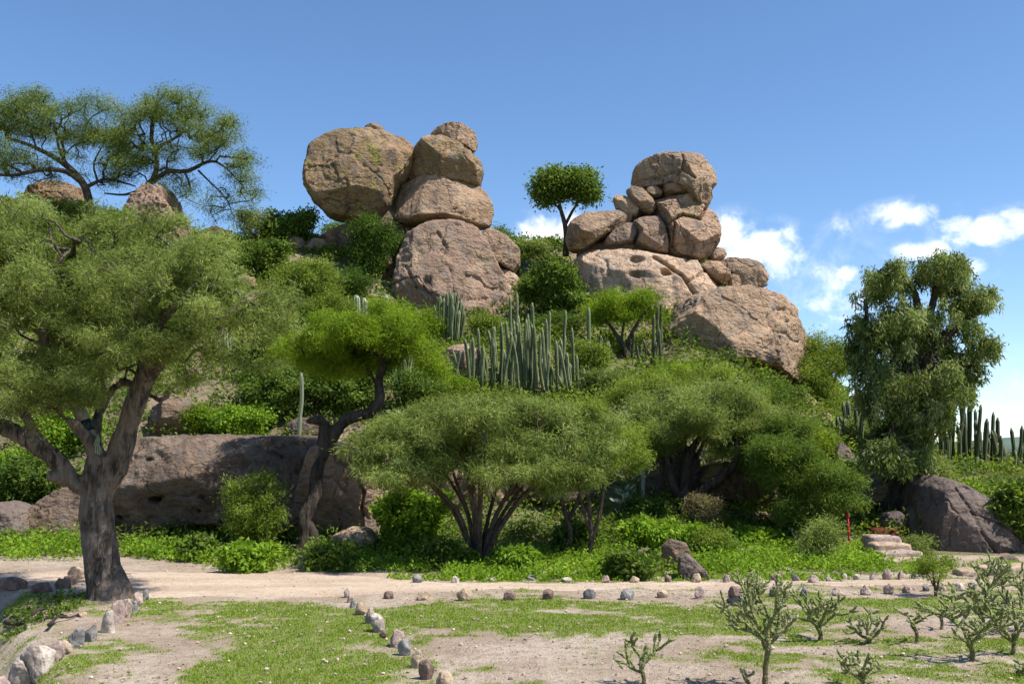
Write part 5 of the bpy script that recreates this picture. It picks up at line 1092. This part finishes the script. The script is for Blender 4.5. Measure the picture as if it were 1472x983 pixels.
near = [(559,861,15,12,'st_red','round'),(609,862,22,14,'st_tan','block'),(668,863,23,20,'st_tan','round'),(733,862,20,15,'st_red','round'),(787,861,18,17,'st_red','block'),(847,860,18,15,'st_grey','block'),(902,861,27,16,'st_grey','round'),(952,859,17,12,'st_tan','round'),
 (1006,860,18,19,'st_pink','round'),(1058,858,20,17,'st_red','block'),(1115,857,18,20,'st_grey','round'),(1156,857,14,19,'st_grey','point'),(1203,856,19,15,'st_pink','point'),(1245,855,15,18,'st_pink','point'),(1278,854,16,14,'st_pink','block'),(1305,852,15,16,'st_pink','point'),
 (1331,849,14,11,'st_grey','round'),(1354,849,12,9,'st_pink','round'),(1379,849,16,14,'st_white','point'),(1398,846,11,10,'st_grey','block'),(1440,842,14,12,'st_pink','round'),(1460,841,12,11,'st_white','round')]
for i, a in enumerate(near): stone(f'{CW[a[4]]} stone, {ORD[i]} from the left in the near cross row of stones', *a, group='stones in the near row', seed=40+i)
stone('black angular stone lying in front of the near cross row', 1062, 869, 36, 15, 'st_black', 'point', seed=77)
diag = [(498,859,10,16,'st_white','block'),(503,866,10,14,'st_pink','round'),(507,874,9,13,'st_grey','round'),(519,884,18,20,'st_tan','round'),(533,896,20,24,'st_pink','round'),(543,908,20,28,'st_white','block'),(551,917,12,13,'st_red','round'),(571,930,26,26,'st_pink','round'),(581,942,20,26,'st_grey','round'),
 (599,960,20,28,'st_tan','point'),(613,977,22,32,'st_red','block'),(639,992,26,30,'st_tan','point')]
for i, a in enumerate(diag): stone(f'{CW[a[4]]} stone, {ORD[i]} from the back in the diagonal row across the grass', *a, group='stones in the diagonal row', seed=80+i)
left = [(209,860,9,14,'st_grey','block'),(199,868,12,18,'st_pink','block'),(190,878,12,16,'st_grey','block'),(180,886,14,26,'st_pink','block'),(167,894,20,32,'st_pink','block'),(154,908,17,32,'st_white','block'),(129,920,18,24,'st_grey','block'),(110,928,20,30,'st_grey','block'),(93,938,20,20,'st_tan','round'),(80,948,22,26,'st_pink','block'),
 (56,964,40,44,'st_white','block'),(28,992,40,46,'st_white','block'),(4,1006,22,34,'st_pink','block'),(-22,1020,30,36,'st_tan','block')]
for i, a in enumerate(left): a = (a[0], a[1]+2, a[2]*1.12, a[3]*1.1, *a[4:]); stone(f'{CW[a[4]]} upright stone, {ORD[i]} from the big trunk in the left border', *a, group='upright stones of the left border', seed=110+i)
stone('round tan boulder stone on the bank left of the big trunk', 109, 834, 24, 22, 'st_tan', 'round', seed=140, name='stone')
for i, (x, y, w_, h_, lb) in enumerate([(88,846,26,18,'dark broken rock just below the round tan stone'),(62,852,30,16,'dark earthy rock on the gully rim, left of the round stone'),(20,846,40,18,'wide brown rock on the rim at the far left edge'),(118,886,16,8,'flat pale stone on the bare bank below the big trunk'),(100,842,18,16,'squat rock under the round tan stone')]):
    stone(lb, x, y, w_, h_, 'st_red' if i != 3 else 'st_tan', 'block', seed=150+i)
# ---------------------------------------------------------------- steps, wall and shrine by the cave
def slab(P0, P1, top, bot, depth, seed):
    g = np.random.default_rng(seed); V, F = ico(5); V = np.sign(V)*np.abs(V)**.28; V = V/np.abs(V).max(0); L = (P1-P0)
    c = (P0+P1)/2; P = np.stack([V[:,0]*L/2+c, V[:,1]*depth/2, V[:,2]*(top-bot)/2+(top+bot)/2], 1); q = P*4+seed
    return P + norm(V)*(fbm(q, 4, seed)*.05)[:,None], F
root = empty('stone_steps', tuple(hit(1296, 812))); tag(root, 'short flight of rough grey stone steps leading to the cave', 'steps'); h = hit(1296, 814); k = h.y/FPX
for i, (x0, x1) in enumerate([(1262,1330),(1266,1327),(1267,1323),(1270,1318)]):
    P, F = slab((x0-736)*k*1.0, (x1-736)*k,   .105*(i+1)+.01, -.1+.09*i, .5, 3+i); P[:,1] += h.y+.2+.33*i; P[:,2] += h.z
    mkmesh('step', P, F, M['st_pink' if i % 2 else 'st_tan'], root, root.location)
root = empty('low_stone_wall', tuple(hit(1425, 836))); tag(root, 'low pale stone kerb wall at the right edge below the domed boulder', 'wall'); h = hit(1425, 830); k = h.y/FPX
for i, (x0, x1, tp) in enumerate([(1372,1402,.10),(1404,1440,.15),(1441,1478,.16),(1479,1520,.15)]):
    P, F = slab((x0-736)*k, (x1-736)*k, tp, -.1, .4, 13+i); P[:,1] += h.y+.3; P[:,2] += h.z; mkmesh('block', P, F, M['st_tan'], root, root.location)
P, F = slab((1240-736)*20.8/FPX, (1280-736)*20.8/FPX, .40, -.1, .5, 23); P[:,1] += 20.8
red, t, b = base_mat('red_stone_with_cave_shade'); tc = t.new('ShaderNodeTexCoord'); nn = t.noise(tc.outputs['Object'], 6, 5, .7); t.link(t.mix(t.maprange(nn, .4, .65), (.13,.015,.013), (.06,.012,.012)), b.inputs['Base Color'])  # red darkened: the shade of the cave is put into the colour
tag(mkmesh('painted_block', P, F, red), 'red painted stone block inside the cave, with the shade put into its dark red', 'block')
hb = hit(1222, 794, 16); V, f4, f3 = tube([[hb.x, hb.y, hb.z-.1], [hb.x-.01, hb.y, hb.z+.3], [hb.x-.02, hb.y, float(W(1221, 733, hb.y).z)]], [.02]*3, 10)
m_, t, b = base_mat('red_paint'); b.inputs['Base Color'].default_value = (.45,.006,.02,1); b.inputs['Roughness'].default_value = .5
ro = empty('red_post', tuple(hb)); tag(ro, 'thin bright red post standing in the weeds left of the cave', 'post'); mkmesh('pole', V, [f4, f3], m_, ro, tuple(hb))
P, F = ico(3); mkmesh('cap', P*np.array([.025,.025,.015])+np.array(W(1221, 733, hb.y)), F, m_, ro, tuple(hb))
# fallen branches in the gully
for i, (pts, r0, lb) in enumerate([([(8,905),(30,898),(52,888),(66,880)],.035,'dead fallen branch lying along the gully at the left edge'),([(70,908),(84,896),(98,892),(112,886)],.022,'crooked dead stick on the bank under the left stones')]):
    P = []
    for x, y in pts: q = hit(x, y, 6); P.append([q.x, q.y, q.z+.05+.03*math.sin(x), 0])
    C = cat_rom(P, .06)[:,:3]; V, f4, f3 = tube(C, np.linspace(r0, r0*.4, len(C)), 8); tag(mkmesh('fallen_branch', V, [f4, f3], M['bark_dark'], None, tuple(C[0])), lb, 'branch')
# ---------------------------------------------------------------- grass and pebbles
g = np.random.default_rng(51); n = 620000; yy = 6.6+(16.8-6.6)*g.random(n)**1.15; xx = g.uniform(-.60, .58, n)*yy
mk = grassmask(xx, yy); cl = fbm(np.stack([xx/.12, yy/.12, xx*0], 1), 2, 95)*.5+.5
kp = g.random(n) < np.clip(mk*1.15-.1, .008, 1)*np.clip(cl*1.4, .1, 1); xx, yy, mk = xx[kp], yy[kp], mk[kp]; n = len(xx); zz = Hground(xx, yy)
C = np.stack([xx, yy, zz-.004], 1); D_ = g.normal(size=(n,3))*np.array([.6,.6,.1])+np.array([0,0,1.])
tag(leaves('grass', C, D_, g.uniform(.010, .036, n)*(.6+.4*mk), .007+yy*.0006, 'grass', None, (0,0,0), np.clip(g.normal(.5,.25,n)+(.5-mk)*.35, 0, 1)), 'short patchy green grass growing on the bare earth', 'grass', kind='stuff')
n = 2600; yy = 6.6+(17.5-6.6)*g.random(n)**1.1; xx = g.uniform(-.62, .6, n)*yy; zz = H(xx, yy); V0, F0 = ico(1); s = .006+.016*g.random(n)**4
V = V0[None]*s[:,None,None]*g.uniform(.7,1.3,(n,1,3))*np.array([1,1,.7])+np.stack([xx, yy, zz+s*.3+.006], 1)[:,None]; V = V.reshape(-1,3)+g.normal(size=(n*len(V0),3))*.0012
F = (F0[None]+np.arange(n)[:,None,None]*len(V0)).reshape(-1,3)
tag(mkmesh('gravel', V, F, plain('gravel', (.40,.31,.24), .9, 3, .5), smooth=False), 'small loose gravel scattered over the bare ground', 'gravel', kind='stuff')

n = 15000; yy = 6.6+(18-6.6)*g.random(n); xx = g.uniform(-.62, .6, n)*yy; cl = fbm(np.stack([xx/.6, yy/.6, xx*0], 1), 3, 97); kp = cl+g.uniform(-.3, .3, n) > .05; xx, yy = xx[kp], yy[kp]; n = len(xx)
tag(leaves('leaf_litter', np.stack([xx, yy, H(xx, yy)+.008], 1), g.normal(size=(n,3))*np.array([1,1,.25]), g.uniform(.015, .06, n), g.uniform(.004, .012, n), 'dry', None, (0,0,0), g.random(n)), 'dry leaf litter and straw scattered over the bare ground', 'litter', kind='stuff')
